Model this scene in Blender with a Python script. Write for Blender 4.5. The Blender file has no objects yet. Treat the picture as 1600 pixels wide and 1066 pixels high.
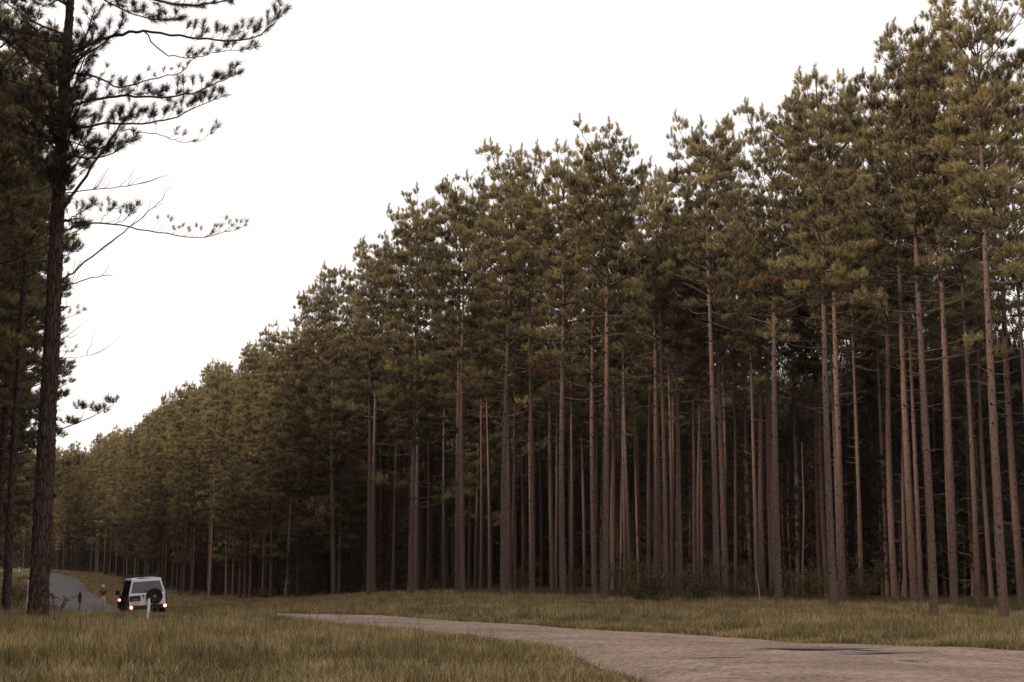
import bpy, math, random
import numpy as np
from mathutils import Vector, Matrix
R = math.radians
random.seed(7); rng = np.random.default_rng(7)
scene = bpy.context.scene
COL = scene.collection

# ------------------------------------------------------------------ camera, sky, sun
FPX = 2400.0; CX, CY = 800.0, 533.0; HOR = 885.0; CAMH = 1.7
PITCH = math.atan((HOR-CY)/FPX)
cam_d = bpy.data.cameras.new('camera'); cam = bpy.data.objects.new('camera', cam_d); COL.objects.link(cam)
cam.location = (0, 0, CAMH); cam.rotation_euler = (math.pi/2+PITCH, 0, 0)
cam_d.sensor_width = 36; cam_d.lens = FPX/1600*36; cam_d.clip_end = 6000; cam_d.clip_start = .1
scene.camera = cam
SUN_EL, SUN_AZ = R(22), R(232)         # the sun stands low, behind and to the left of the camera
world = bpy.data.worlds.new('World'); scene.world = world; world.use_nodes = True
nt = world.node_tree; nt.nodes.clear()
wo = nt.nodes.new('ShaderNodeOutputWorld'); bg = nt.nodes.new('ShaderNodeBackground')
sky = nt.nodes.new('ShaderNodeTexSky'); sky.sky_type = 'NISHITA'; sky.sun_disc = False
sky.sun_elevation = SUN_EL; sky.sun_rotation = SUN_AZ; sky.air_density = 1; sky.dust_density = 3
mix = nt.nodes.new('ShaderNodeMix'); mix.data_type = 'RGBA'; mix.inputs[0].default_value = .86
tc = nt.nodes.new('ShaderNodeTexCoord'); no = nt.nodes.new('ShaderNodeTexNoise'); no.inputs['Scale'].default_value = 1.6
no.inputs['Detail'].default_value = 4
mp = nt.nodes.new('ShaderNodeMapping'); mp.inputs['Scale'].default_value = (1, 1, 3)
cr = nt.nodes.new('ShaderNodeValToRGB')
cr.color_ramp.elements[0].position = .3; cr.color_ramp.elements[0].color = (.965, .94, .925, 1)
cr.color_ramp.elements[1].position = .7; cr.color_ramp.elements[1].color = (1.05, .965, .91, 1)
mul = nt.nodes.new('ShaderNodeVectorMath'); mul.operation = 'SCALE'; mul.inputs['Scale'].default_value = 10.3
L = nt.links.new
L(tc.outputs['Generated'], mp.inputs['Vector']); L(mp.outputs[0], no.inputs['Vector']); L(no.outputs[0], cr.inputs[0])
L(cr.outputs[0], mul.inputs[0]); L(sky.outputs[0], mix.inputs[6]); L(mul.outputs[0], mix.inputs[7])
L(mix.outputs[2], bg.inputs[0]); bg.inputs[1].default_value = .125; L(bg.outputs[0], wo.inputs[0])
sd = bpy.data.lights.new('sun', 'SUN'); so = bpy.data.objects.new('sun', sd); COL.objects.link(so)
sd.energy = 4.6; sd.angle = R(9); sd.color = (1, .82, .64)
so.location = (-30, -60, 40)
sdir = Vector((math.sin(SUN_AZ)*math.cos(SUN_EL), math.cos(SUN_AZ)*math.cos(SUN_EL), math.sin(SUN_EL)))
so.rotation_euler = (-sdir).to_track_quat('-Z', 'Y').to_euler()
vs = scene.view_settings; vs.view_transform = 'Standard'; vs.look = 'None'; vs.gamma = 1; vs.use_curve_mapping = False
vs.exposure = 0.0
cy = scene.cycles; cy.use_denoising = True
cy.max_bounces = 5; cy.diffuse_bounces = 3; cy.glossy_bounces = 2; cy.transmission_bounces = 3; cy.volume_bounces = 0
cy.transparent_max_bounces = 6; cy.sample_clamp_indirect = 4

# ------------------------------------------------------------------ helpers
def at(px, py, Y):
    """the point seen at photo pixel (px,py) standing Y metres in front of the camera"""
    c, s = math.cos(PITCH), math.sin(PITCH)
    u, v = (px-CX)/FPX, -(py-CY)/FPX
    d = Vector((u, c - v*s, s + v*c)); d *= Y/d.y
    return Vector((d.x, Y, d.z+CAMH))
def sstep(a, b, x):
    t = np.clip((x-a)/(b-a), 0, 1); return t*t*(3-2*t)
ZY = [-60, 0, 48, 60, 82, 115, 160, 200, 240, 265, 300, 400, 900, 3000]
ZV = [0, 0, 0, -.25, -.9, -1.40, -1.55, -1.0, .1, .75, 1.2, 2.0, 5, 8]
def gz(x, y):
    x = np.asarray(x, float); y = np.asarray(y, float)
    z = np.interp(y, ZY, ZV)
    r = x/np.maximum(y, 20)
    f = np.clip((-.05-r)/.14, 0, 1)
    z = np.where(z < 0, z*f, z)
    mound = .12*sstep(-1, -7, x)*sstep(22, 34, y)*sstep(60, 46, y)
    return z + mound + .03*np.sin(x*.7+1)*np.sin(y*.45) + .02*np.sin(x*1.9)*np.sin(y*1.3+2)
def ground(px, Y):
    x = (px-CX)/FPX*Y
    for _ in range(3):
        z = float(gz(x, Y)); x = (px-CX)/FPX*(Y*math.cos(PITCH)+(z-CAMH)*math.sin(PITCH))
    return Vector((x, Y, float(gz(x, Y))))

def mesh_np(name, V, F, mats=(), mi=None, smooth=False, attr=None):
    """V (n,3); F list of arrays (m,k) with k 3 or 4"""
    me = bpy.data.meshes.new(name)
    V = np.ascontiguousarray(V, dtype=np.float32)
    F = [np.asarray(f, dtype=np.int32) for f in F if len(f)]
    me.vertices.add(len(V)); me.vertices.foreach_set('co', V.ravel())
    if F:
        loops = np.concatenate([f.ravel() for f in F])
        tot = np.concatenate([np.full(len(f), f.shape[1], np.int32) for f in F])
        start = np.concatenate([[0], np.cumsum(tot)[:-1]]).astype(np.int32)
        me.loops.add(len(loops)); me.loops.foreach_set('vertex_index', loops)
        me.polygons.add(len(tot)); me.polygons.foreach_set('loop_start', start)
        me.polygons.foreach_set('loop_total', tot)
        if mi is not None: me.polygons.foreach_set('material_index', np.asarray(mi, np.int32))
        me.polygons.foreach_set('use_smooth', np.full(len(tot), smooth))
    for m in mats: me.materials.append(m)
    if attr:
        for k, a in attr.items():
            at_ = me.attributes.new(k, 'FLOAT', 'POINT'); at_.data.foreach_set('value', np.asarray(a, np.float32))
    me.update(calc_edges=True)
    return me
def obj(name, me, parent=None, loc=(0, 0, 0)):
    o = bpy.data.objects.new(name, me); COL.objects.link(o); o.location = loc
    if parent: o.parent = parent
    return o
def tag(o, label=None, cat=None, group=None, kind=None):
    if label: o['label'] = label
    if cat: o['category'] = cat
    if group: o['group'] = group
    if kind: o['kind'] = kind
    return o
def empty(name, loc, rz=0):
    o = bpy.data.objects.new(name, None); COL.objects.link(o); o.location = loc; o.rotation_euler = (0, 0, rz)
    o.empty_display_size = .3; return o

class MB:
    """collects tubes, boxes, rings into one mesh"""
    def __init__(s): s.V = []; s.F = {3: [], 4: []}; s.M = {3: [], 4: []}; s.n = 0; s.A = []
    def add(s, V, F, m=0, a=0.):
        V = np.asarray(V, float).reshape(-1, 3); s.V.append(V)
        F = np.asarray(F, int)
        k = F.shape[1]; s.F[k].append(F+s.n); s.M[k].append(np.full(len(F), m)); s.n += len(V)
        s.A.append(np.broadcast_to(np.asarray(a, float), (len(V),)))
    def tube(s, P, Rr, k=6, m=0, cap=True, a=0.):
        P = np.asarray([tuple(p) for p in P], float); n = len(P); Rr = np.broadcast_to(np.asarray(Rr, float), (n,))
        T = np.gradient(P, axis=0); T /= np.linalg.norm(T, axis=1)[:, None]+1e-9
        up = np.array([0, 0, 1.]) if abs(T[0, 2]) < .9 else np.array([1., 0, 0])
        X = np.cross(T, up); X /= np.linalg.norm(X, axis=1)[:, None]+1e-9
        Y = np.cross(T, X)
        th = np.arange(k)/k*2*math.pi
        V = P[:, None, :] + Rr[:, None, None]*(np.cos(th)[None, :, None]*X[:, None, :]+np.sin(th)[None, :, None]*Y[:, None, :])
        i = np.arange(n-1)[:, None]*k; j = np.arange(k)[None, :]; j2 = (j+1) % k
        F = np.stack([i+j, i+j2, i+k+j2, i+k+j], -1).reshape(-1, 4)
        s.add(V.reshape(-1, 3), F, m, a)
        if cap:
            for base, c, fl in ((0, P[0], 1), ((n-1)*k, P[-1], 0)):
                ring = V.reshape(-1, 3)[base:base+k]
                Vc = np.vstack([ring, c[None]])
                f = [(q, (q+1) % k, k) if not fl else ((q+1) % k, q, k) for q in range(k)]
                s.add(Vc, f, m, a)
    def box(s, c, d, m=0, rot=None):
        V = np.array([(x, y, z) for x in (-.5, .5) for y in (-.5, .5) for z in (-.5, .5)])*np.array(d)
        if rot is not None: V = V @ np.array(rot.to_matrix()).T
        V = V+np.array(c)
        F = [(0, 1, 3, 2), (4, 6, 7, 5), (0, 4, 5, 1), (2, 3, 7, 6), (0, 2, 6, 4), (1, 5, 7, 3)]
        s.add(V, F, m)
    def poly(s, pts, y0, y1, m=0):           # outline (x,z) extruded along y
        n = len(pts)
        a = [(x, y0, z) for x, z in pts]; b = [(x, y1, z) for x, z in pts]
        s.add(a+b, [(i, (i+1) % n, (i+1) % n+n, i+n) for i in range(n)], m)
        ca = np.mean(a, 0); cb = np.mean(b, 0)
        s.add(a+[tuple(ca)], [((i+1) % n, i, n) for i in range(n)], m)
        s.add(b+[tuple(cb)], [(i, (i+1) % n, n) for i in range(n)], m)
    def data(s):
        V = np.vstack(s.V); F = [np.vstack(s.F[k]) for k in (3, 4) if s.F[k]]
        M = np.concatenate([np.concatenate(s.M[k]) for k in (3, 4) if s.F[k]])
        return V, F, M, np.concatenate(s.A)
    def build(s, name, mats, parent=None, smooth=False, loc=(0, 0, 0), bevel=0):
        V, F, M, A = s.data()
        o = obj(name, mesh_np(name, V, F, mats if isinstance(mats, (list, tuple)) else [mats], M, smooth, {'tone': A}), parent, loc)
        if bevel:
            import bmesh
            bm = bmesh.new(); bm.from_mesh(o.data); bmesh.ops.remove_doubles(bm, verts=bm.verts, dist=1e-4); bm.to_mesh(o.data); bm.free()
            b = o.modifiers.new('bevel', 'BEVEL'); b.width = bevel; b.segments = 2; b.limit_method = 'ANGLE'
        return o

# ------------------------------------------------------------------ materials
def mat(name, col, rough=.9, spec=.2, metal=0, emit=None, es=0):
    m = bpy.data.materials.new(name); m.use_nodes = True; b = m.node_tree.nodes['Principled BSDF']
    b.inputs['Base Color'].default_value = (*col, 1); b.inputs['Roughness'].default_value = rough
    b.inputs['Specular IOR Level'].default_value = spec; b.inputs['Metallic'].default_value = metal
    if emit: b.inputs['Emission Color'].default_value = (*emit, 1); b.inputs['Emission Strength'].default_value = es
    return m
def N(m, t, **kw):
    n = m.node_tree.nodes.new(t)
    for k, v in kw.items():
        if k in n.inputs: n.inputs[k].default_value = v
        else: setattr(n, k, v)
    return n
def ramp(m, stops):
    r = N(m, 'ShaderNodeValToRGB'); e = r.color_ramp.elements
    while len(e) < len(stops): e.new(.5)
    for el, (p, c) in zip(e, stops): el.position = p; el.color = (*c, 1)
    return r
def varied(name, c0, c1, scale=3., rough=.7, spec=.3, metal=0, bump=.0, stretch=(1, 1, 1)):
    """base colour wanders between c0 and c1"""
    m = mat(name, c0, rough, spec, metal); l = m.node_tree.links.new; b = m.node_tree.nodes['Principled BSDF']
    tcn = N(m, 'ShaderNodeTexCoord'); mpn = N(m, 'ShaderNodeMapping', Scale=stretch); nn = N(m, 'ShaderNodeTexNoise', Scale=scale, Detail=6.)
    r = ramp(m, [(.3, c0), (.7, c1)])
    l(tcn.outputs['Object'], mpn.inputs[0]); l(mpn.outputs[0], nn.inputs['Vector']); l(nn.outputs[0], r.inputs[0]); l(r.outputs[0], b.inputs['Base Color'])
    if bump:
        bp = N(m, 'ShaderNodeBump', Strength=bump); l(nn.outputs[0], bp.inputs['Height']); l(bp.outputs[0], b.inputs['Normal'])
    return m

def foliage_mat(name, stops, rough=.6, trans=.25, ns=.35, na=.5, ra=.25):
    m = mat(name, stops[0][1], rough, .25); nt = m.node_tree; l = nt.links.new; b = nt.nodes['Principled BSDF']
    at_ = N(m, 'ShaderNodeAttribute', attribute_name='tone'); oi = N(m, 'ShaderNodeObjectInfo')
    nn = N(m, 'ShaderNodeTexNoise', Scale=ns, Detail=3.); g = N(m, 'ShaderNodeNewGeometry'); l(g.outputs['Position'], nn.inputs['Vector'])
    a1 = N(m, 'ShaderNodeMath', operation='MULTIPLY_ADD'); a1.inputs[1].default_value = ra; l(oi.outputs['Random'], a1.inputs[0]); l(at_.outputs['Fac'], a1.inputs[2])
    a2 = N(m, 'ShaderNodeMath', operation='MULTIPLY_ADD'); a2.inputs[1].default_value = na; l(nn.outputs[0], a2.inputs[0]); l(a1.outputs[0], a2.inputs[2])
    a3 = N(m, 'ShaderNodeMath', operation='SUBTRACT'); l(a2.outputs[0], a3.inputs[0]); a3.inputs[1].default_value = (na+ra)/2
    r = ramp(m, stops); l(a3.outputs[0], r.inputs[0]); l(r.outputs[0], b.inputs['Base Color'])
    if trans:
        tr = N(m, 'ShaderNodeBsdfTranslucent'); l(r.outputs[0], tr.inputs[0])
        mx = N(m, 'ShaderNodeMixShader'); mx.inputs[0].default_value = trans; l(b.outputs[0], mx.inputs[1]); l(tr.outputs[0], mx.inputs[2])
        l(mx.outputs[0], nt.nodes['Material Output'].inputs[0])
    return m
M_needle = foliage_mat('pine_needles', [(0, (.030, .022, .015)), (.25, (.085, .068, .038)), (.5, (.195, .162, .080)), (.85, (.37, .305, .145)), (1, (.38, .24, .09))])
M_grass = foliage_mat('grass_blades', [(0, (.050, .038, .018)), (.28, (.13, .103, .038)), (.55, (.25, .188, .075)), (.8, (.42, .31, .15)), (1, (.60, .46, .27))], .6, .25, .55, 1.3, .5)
M_leaf = foliage_mat('shrub_leaves', [(0, (.035, .028, .013)), (.5, (.095, .078, .034)), (1, (.17, .13, .055))])

def bark_mat(name, dark, mid, light, sz, bump=.6, dist=.03):
    m = mat(name, mid, .95, .12); nt = m.node_tree; l = nt.links.new; b = nt.nodes['Principled BSDF']
    tcn = N(m, 'ShaderNodeTexCoord'); oi = N(m, 'ShaderNodeObjectInfo')
    ad = N(m, 'ShaderNodeVectorMath', operation='ADD'); mu = N(m, 'ShaderNodeVectorMath', operation='SCALE', Scale=50.)
    cb = N(m, 'ShaderNodeCombineXYZ'); l(oi.outputs['Random'], cb.inputs[2]); l(cb.outputs[0], mu.inputs[0])
    l(tcn.outputs['Object'], ad.inputs[0]); l(mu.outputs[0], ad.inputs[1])
    mpn = N(m, 'ShaderNodeMapping', Scale=(sz, sz, sz*.16)); l(ad.outputs[0], mpn.inputs[0])
    nz = N(m, 'ShaderNodeTexNoise', Scale=1.5, Detail=3.); l(mpn.outputs[0], nz.inputs['Vector'])
    mxv = N(m, 'ShaderNodeMix', data_type='VECTOR'); mxv.inputs[0].default_value = .12
    l(mpn.outputs[0], mxv.inputs[4]); l(nz.outputs['Color'], mxv.inputs[5])
    vo = N(m, 'ShaderNodeTexVoronoi', feature='DISTANCE_TO_EDGE', Scale=1.); l(mxv.outputs[1], vo.inputs['Vector'])
    r1 = ramp(m, [(0, (0, 0, 0)), (.16, (1, 1, 1))]); l(vo.outputs['Distance'], r1.inputs[0])
    nf = N(m, 'ShaderNodeTexNoise', Scale=4., Detail=6., Roughness=.7); l(mpn.outputs[0], nf.inputs['Vector'])
    r2 = ramp(m, [(.3, mid), (.68, light)]); l(nf.outputs[0], r2.inputs[0])
    # broad patches of redder and greyer bark
    nb = N(m, 'ShaderNodeTexNoise', Scale=.5, Detail=2.); l(ad.outputs[0], nb.inputs['Vector'])
    rb = ramp(m, [(.35, (1.0, .86, .80)), (.65, (.86, .92, .90))]); l(nb.outputs[0], rb.inputs[0])
    mm = N(m, 'ShaderNodeMix', data_type='RGBA', blend_type='MULTIPLY'); mm.inputs[0].default_value = 1; l(r2.outputs[0], mm.inputs[6]); l(rb.outputs[0], mm.inputs[7])
    mc = N(m, 'ShaderNodeMix', data_type='RGBA'); l(r1.outputs[0], mc.inputs[0]); mc.inputs[6].default_value = (*dark, 1); l(mm.outputs[2], mc.inputs[7])
    l(mc.outputs[2], b.inputs['Base Color'])
    h = N(m, 'ShaderNodeMath', operation='MULTIPLY_ADD'); h.inputs[1].default_value = .4; l(nf.outputs[0], h.inputs[0]); l(r1.outputs[0], h.inputs[2])
    bp = N(m, 'ShaderNodeBump', Strength=bump, Distance=dist); l(h.outputs[0], bp.inputs['Height']); l(bp.outputs[0], b.inputs['Normal'])
    return m
M_bark = bark_mat('pine_bark', (.06, .040, .035), (.115, .078, .067), (.235, .165, .143), 30, .5, .02)
M_bark2 = bark_mat('old_bark_shaded', (.020, .013, .012), (.050, .033, .030), (.135, .092, .083), 15, .9, .035)  # old furrowed bark, its colour darkened for the shade on the left stand
M_twig = varied('dead_wood', (.07, .055, .048), (.14, .11, .10), 5, .95, .1)
M_stub = mat('branch_stub_wood', (.03, .022, .02), .95, .1)
M_limb = varied('living_branch', (.045, .032, .028), (.10, .07, .06), 6, .95, .1)

# ------------------------------------------------------------------ ground
def ground_mat():
    m = mat('forest_floor', (.05, .04, .03), 1, .05); l = m.node_tree.links.new; b = m.node_tree.nodes['Principled BSDF']
    g = N(m, 'ShaderNodeNewGeometry'); n1 = N(m, 'ShaderNodeTexNoise', Scale=.4, Detail=8.); n2 = N(m, 'ShaderNodeTexNoise', Scale=9., Detail=5.)
    l(g.outputs['Position'], n1.inputs['Vector']); l(g.outputs['Position'], n2.inputs['Vector'])
    r1 = ramp(m, [(.35, (.045, .035, .022)), (.65, (.085, .072, .038))]); l(n1.outputs[0], r1.inputs[0])
    r2 = ramp(m, [(.3, (.6, .6, .6)), (.7, (1.25, 1.2, 1.1))]); l(n2.outputs[0], r2.inputs[0])
    mm = N(m, 'ShaderNodeMix', data_type='RGBA', blend_type='MULTIPLY'); mm.inputs[0].default_value = 1; l(r1.outputs[0], mm.inputs[6]); l(r2.outputs[0], mm.inputs[7])
    l(mm.outputs[2], b.inputs['Base Color'])
    bp = N(m, 'ShaderNodeBump', Strength=.6, Distance=.05); l(n2.outputs[0], bp.inputs['Height']); l(bp.outputs[0], b.inputs['Normal'])
    return m
M_ground = ground_mat()
xs = np.unique(np.concatenate([np.linspace(-3000, -160, 14), np.arange(-160, 100, 1.0), np.linspace(100, 3000, 14)]))
ys = np.unique(np.concatenate([np.linspace(-1500, -10, 10), np.arange(-10, 330, 1.0), np.linspace(330, 3000, 20)]))
XX, YY = np.meshgrid(xs, ys); ZZ = gz(XX, YY)
nx, ny = len(xs), len(ys)
ii = (np.arange(ny-1)[:, None]*nx+np.arange(nx-1)[None, :])
F = np.stack([ii, ii+1, ii+nx+1, ii+nx], -1).reshape(-1, 4)
gr = obj('ground', mesh_np('ground', np.stack([XX, YY, ZZ], -1).reshape(-1, 3), [F], [M_ground], smooth=True))
tag(gr, 'brown earth under the grass and the pine plantation', None, kind='structure')

# road: left edge (near the camera side) and right edge (by the forest), matched pairs
ROAD_R = [(13.5, 14), (12.6, 24), (10.2, 30.7), (6.5, 34.6), (3.3, 39.6), (-2.0, 48), (-6.3, 53.5), (-10.6, 61), (-15, 71), (-19.6, 83), (-23.6, 97), (-28.4, 114), (-34.5, 134), (-42.0, 160), (-48.6, 180), (-54.5, 200), (-62, 224), (-71, 248), (-84, 272), (-104, 291), (-150, 312)]
ROAD_L = [(3.2, 8), (2.7, 17), (2.1, 23.6), (.9, 30.5), (-1.5, 36.2), (-6.6, 45.2), (-11.0, 51.6), (-15.4, 60.4), (-20.2, 70.2), (-24.8, 81), (-29.0, 94.5), (-34.2, 111.5), (-40.0, 131.5), (-47.5, 158), (-53.9, 178), (-59.8, 197.8), (-67, 220.5), (-75.5, 243.5), (-87.6, 265.5), (-106.5, 284.5), (-152, 305)]
def catmull(P, n=10):
    P = [Vector(p) for p in P]; P = [P[0]*2-P[1]]+P+[P[-1]*2-P[-2]]; out = []
    for i in range(1, len(P)-2):
        for k in range(n):
            t = k/n; a, b, c, d = P[i-1:i+3]
            out.append(.5*((2*b)+(c-a)*t+(2*a-5*b+4*c-d)*t*t+(3*b-a-3*c+d)*t**3))
    out.append(P[-2]); return out
RR = np.array([tuple(p) for p in catmull(ROAD_R, 12)]); RL = np.array([tuple(p) for p in catmull(ROAD_L, 12)])
nrng = np.random.default_rng(3)
def wob(n, amp, sm):
    v = nrng.normal(size=n+2*sm); k = np.hanning(2*sm+1); k /= k.sum(); return np.convolve(v, k, 'valid')[:n]*amp*math.sqrt(sm)
RR[:, 0] += wob(len(RR), .06, 3); RL[:, 0] += wob(len(RL), .08, 3)
def road_mat():
    m = mat('worn_bitumen', (.2, .16, .14), .9, .15); l = m.node_tree.links.new; b = m.node_tree.nodes['Principled BSDF']
    g = N(m, 'ShaderNodeNewGeometry')
    sx = N(m, 'ShaderNodeSeparateXYZ'); l(g.outputs['Position'], sx.inputs[0])
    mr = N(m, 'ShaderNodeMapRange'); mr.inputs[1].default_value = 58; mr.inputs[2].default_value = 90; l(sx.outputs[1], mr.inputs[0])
    n1 = N(m, 'ShaderNodeTexNoise', Scale=.5, Detail=6.)
    mpn = N(m, 'ShaderNodeMapping', Scale=(1.0, 1.35, 1)); mpn.inputs['Rotation'].default_value = (0, 0, R(-28)); l(g.outputs['Position'], mpn.inputs[0]); l(mpn.outputs[0], n1.inputs['Vector'])
    n2 = N(m, 'ShaderNodeTexNoise', Scale=7., Detail=8., Roughness=.85); l(g.outputs['Position'], n2.inputs['Vector'])
    vo = N(m, 'ShaderNodeTexVoronoi', Scale=9.); l(g.outputs['Position'], vo.inputs['Vector'])
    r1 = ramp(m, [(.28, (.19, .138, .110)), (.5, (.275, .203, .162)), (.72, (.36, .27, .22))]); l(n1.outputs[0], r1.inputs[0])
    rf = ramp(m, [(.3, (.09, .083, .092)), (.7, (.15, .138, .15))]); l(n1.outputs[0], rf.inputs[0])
    mf = N(m, 'ShaderNodeMix', data_type='RGBA'); l(mr.outputs[0], mf.inputs[0]); l(r1.outputs[0], mf.inputs[6]); l(rf.outputs[0], mf.inputs[7])  # warm near, bluish far: the light on the road put into its colour
    r2 = ramp(m, [(.40, (.35, .31, .29)), (.5, (.92, .92, .92)), (.62, (1.4, 1.34, 1.3))]); l(n2.outputs[0], r2.inputs[0])
    mm = N(m, 'ShaderNodeMix', data_type='RGBA', blend_type='MULTIPLY'); mm.inputs[0].default_value = .9; l(mf.outputs[2], mm.inputs[6]); l(r2.outputs[0], mm.inputs[7])
    r3 = ramp(m, [(.10, (.35, .30, .28)), (.26, (1, 1, 1)), (.7, (1.15, 1.12, 1.1))]); l(vo.outputs['Distance'], r3.inputs[0])
    m3 = N(m, 'ShaderNodeMix', data_type='RGBA', blend_type='MULTIPLY'); m3.inputs[0].default_value = .85; l(mm.outputs[2], m3.inputs[6]); l(r3.outputs[0], m3.inputs[7])
    l(m3.outputs[2], b.inputs['Base Color'])
    h = N(m, 'ShaderNodeMath', operation='ADD'); l(n1.outputs[0], h.inputs[0]); l(n2.outputs[0], h.inputs[1])
    bp = N(m, 'ShaderNodeBump', Strength=.5, Distance=.015); l(n2.outputs[0], bp.inputs['Height']); l(bp.outputs[0], b.inputs['Normal'])
    return m
M_road = road_mat()
ns, nc = len(RR), 15
tt = np.linspace(0, 1, nc)
P2 = RL[:, None, :]*(1-tt[None, :, None])+RR[:, None, :]*tt[None, :, None]
crown_ = .05+.07*np.sin(np.pi*tt)+.0*tt; crown_[0] = crown_[-1] = -.06
rng2 = np.random.default_rng(11)
pz = gz(P2[..., 0], P2[..., 1])+crown_[None, :]+rng2.normal(size=P2.shape[:2])*.006
RV = np.concatenate([P2, pz[..., None]], -1).reshape(-1, 3)
ii = (np.arange(ns-1)[:, None]*nc+np.arange(nc-1)[None, :])
RF = np.stack([ii, ii+1, ii+nc+1, ii+nc], -1).reshape(-1, 4)
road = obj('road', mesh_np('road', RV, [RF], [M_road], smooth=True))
tag(road, 'worn bitumen road bending left past the pine plantation', None, kind='structure')
# drop the ground sheet a little under the road so that the bed shows only the road
def on_road(x, y, margin=0.):
    """signed-ish test: True where a point is on the road (distance margin in m)"""
    x = np.asarray(x); y = np.asarray(y)
    yl = np.interp(x, RL[::-1, 0], RL[::-1, 1]); C = (RL+RR)/2; W = np.linalg.norm(RR-RL, axis=1)/2
    seg = C[:-1]; d = C[1:]-C[:-1]; L2 = (d**2).sum(1)
    best = np.full(x.shape, 1e9)
    for s in range(0, len(seg), 1):
        t = np.clip(((x-seg[s, 0])*d[s, 0]+(y-seg[s, 1])*d[s, 1])/L2[s], 0, 1)
        dd = np.hypot(x-seg[s, 0]-t*d[s, 0], y-seg[s, 1]-t*d[s, 1])-(W[s]*(1-t)+W[s+1]*t)
        best = np.minimum(best, dd)
    return best-margin
g_ = gr.data; co = np.empty(len(g_.vertices)*3, np.float32); g_.vertices.foreach_get('co', co); co = co.reshape(-1, 3)
sel = (np.abs(co[:, 0]) < 160) & (co[:, 1] > 0) & (co[:, 1] < 330)
dr = on_road(co[sel, 0], co[sel, 1]); co[sel, 2] -= .12*sstep(-.5, -1.3, dr); g_.vertices.foreach_set('co', co.ravel()); g_.update()

# pot-holes and patches in the bitumen: shallow dark patches with their own raised rim
def patch(px, py, wx, wy, col, name, label):
    P = at(px, py, 100); d = (P-Vector((0, 0, CAMH))); t = -(CAMH-.1)/d.z; c = Vector((0, 0, CAMH))+d*t
    mb = MB(); k = 26; r_ = np.random.default_rng(int(px))
    th = np.arange(k)/k*2*math.pi; rad = 1+.45*np.convolve(np.tile(r_.normal(size=k), 3), [.2, .3, .3, .2], 'same')[k:2*k]
    x = c.x+wx*rad*np.cos(th); y = c.y+wy*rad*np.sin(th)
    def rz(x, y):
        # height of the road surface there
        i = np.argmin((P2[..., 0]-x)**2+(P2[..., 1]-y)**2); return pz.reshape(-1)[i]
    rzv = max(rz(a, b) for a, b in zip(x, y))
    V = [(a, b, rzv+.006) for a, b in zip(x, y)]+[(c.x, c.y, rzv+.009)]
    mb.add(V, [(i, (i+1) % k, k) for i in range(k)])
    o = mb.build(name, col); return tag(o, label, None, kind='structure')
M_tar = varied('dark_tar', (.045, .035, .032), (.12, .09, .08), 12, .8, .3, bump=.4)
M_dust = varied('pale_dust', (.30, .22, .19), (.40, .30, .26), 10, .95, .1, bump=.3)
patch(1285, 1015, 1.1, .30, M_tar, 'road_patch', 'dark tar patch in the road near its far edge')
patch(1375, 1023, .95, .16, M_tar, 'road_patch', 'thin dark streak on the road right of the tar patch')
patch(1430, 1037, .30, .10, M_tar, 'road_patch', 'small dark pothole mark near the right of the road')
patch(1120, 1028, .55, .08, M_tar, 'road_patch', 'faint narrow dark streak in the middle of the road')

# ------------------------------------------------------------------ pines
def tuft_templates(n_t, n_n, nl, wid, seed, L=.34):
    r = np.random.default_rng(seed); out = []
    for _ in range(n_t):
        s = r.uniform(0, 1, n_n)**.8*L; az = r.uniform(0, 2*math.pi, n_n); el = np.radians(r.uniform(28, 72, n_n))
        el = np.where(s > L*.8, el*.55, el)
        ln = nl*r.uniform(.75, 1.1, n_n)
        d = np.stack([np.sin(el)*np.cos(az), np.sin(el)*np.sin(az), np.cos(el)], -1)
        base = np.stack([np.zeros(n_n), np.zeros(n_n), s], -1)
        side = np.stack([-np.sin(az), np.cos(az), np.zeros(n_n)], -1)*(wid/2)
        rot = r.uniform(0, math.pi, n_n)[:, None]
        perp = np.cross(d, side); side2 = side*np.cos(rot)+perp*np.sin(rot)
        tip = base+d*ln[:, None]
        out.append(np.stack([base-side2, base+side2, tip], 1))
    return np.stack(out)                        # (n_t, n_n, 3, 3)
TT = tuft_templates(6, 40, .20, .019, 1, .22)
TT_near = tuft_templates(6, 48, .23, .0105, 2, .15)
TT_far = tuft_templates(4, 18, .26, .042, 3, .30)
def tufts_mesh(pos, direc, scale, tone, T, r):
    n = len(pos); direc = direc/np.linalg.norm(direc, axis=1)[:, None]
    a = np.where(np.abs(direc[:, 2:3]) < .9, np.array([[0, 0, 1.]]), np.array([[1., 0, 0]]))
    X = np.cross(a, direc); X /= np.linalg.norm(X, axis=1)[:, None]; Y = np.cross(direc, X)
    th = r.uniform(0, 2*math.pi, n)[:, None]; X2 = X*np.cos(th)+Y*np.sin(th); Y2 = np.cross(direc, X2)
    M = np.stack([X2, Y2, direc], -1)*scale[:, None, None]
    t = T[r.integers(0, len(T), n)]
    V = np.einsum('nij,nkvj->nkvi', M, t)+pos[:, None, None, :]
    nn = t.shape[1]
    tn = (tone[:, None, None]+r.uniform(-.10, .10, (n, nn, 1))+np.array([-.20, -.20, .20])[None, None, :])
    V = V.reshape(-1, 3); F = np.arange(len(V)).reshape(-1, 3)
    return V, F, tn.ravel()
def limb_path(p0, az, el0, el1, L, n, r, wig=.06):
    P = [np.array(p0, float)]; st = L/(n-1)
    for i in range(n-1):
        t = i/(n-2) if n > 2 else 1
        e = el0+(el1-el0)*t**1.5+r.normal()*wig; a = az+r.normal()*wig*1.5
        P.append(P[-1]+st*np.array([math.cos(e)*math.cos(a), math.cos(e)*math.sin(a), math.sin(e)]))
    return np.array(P)
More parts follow.
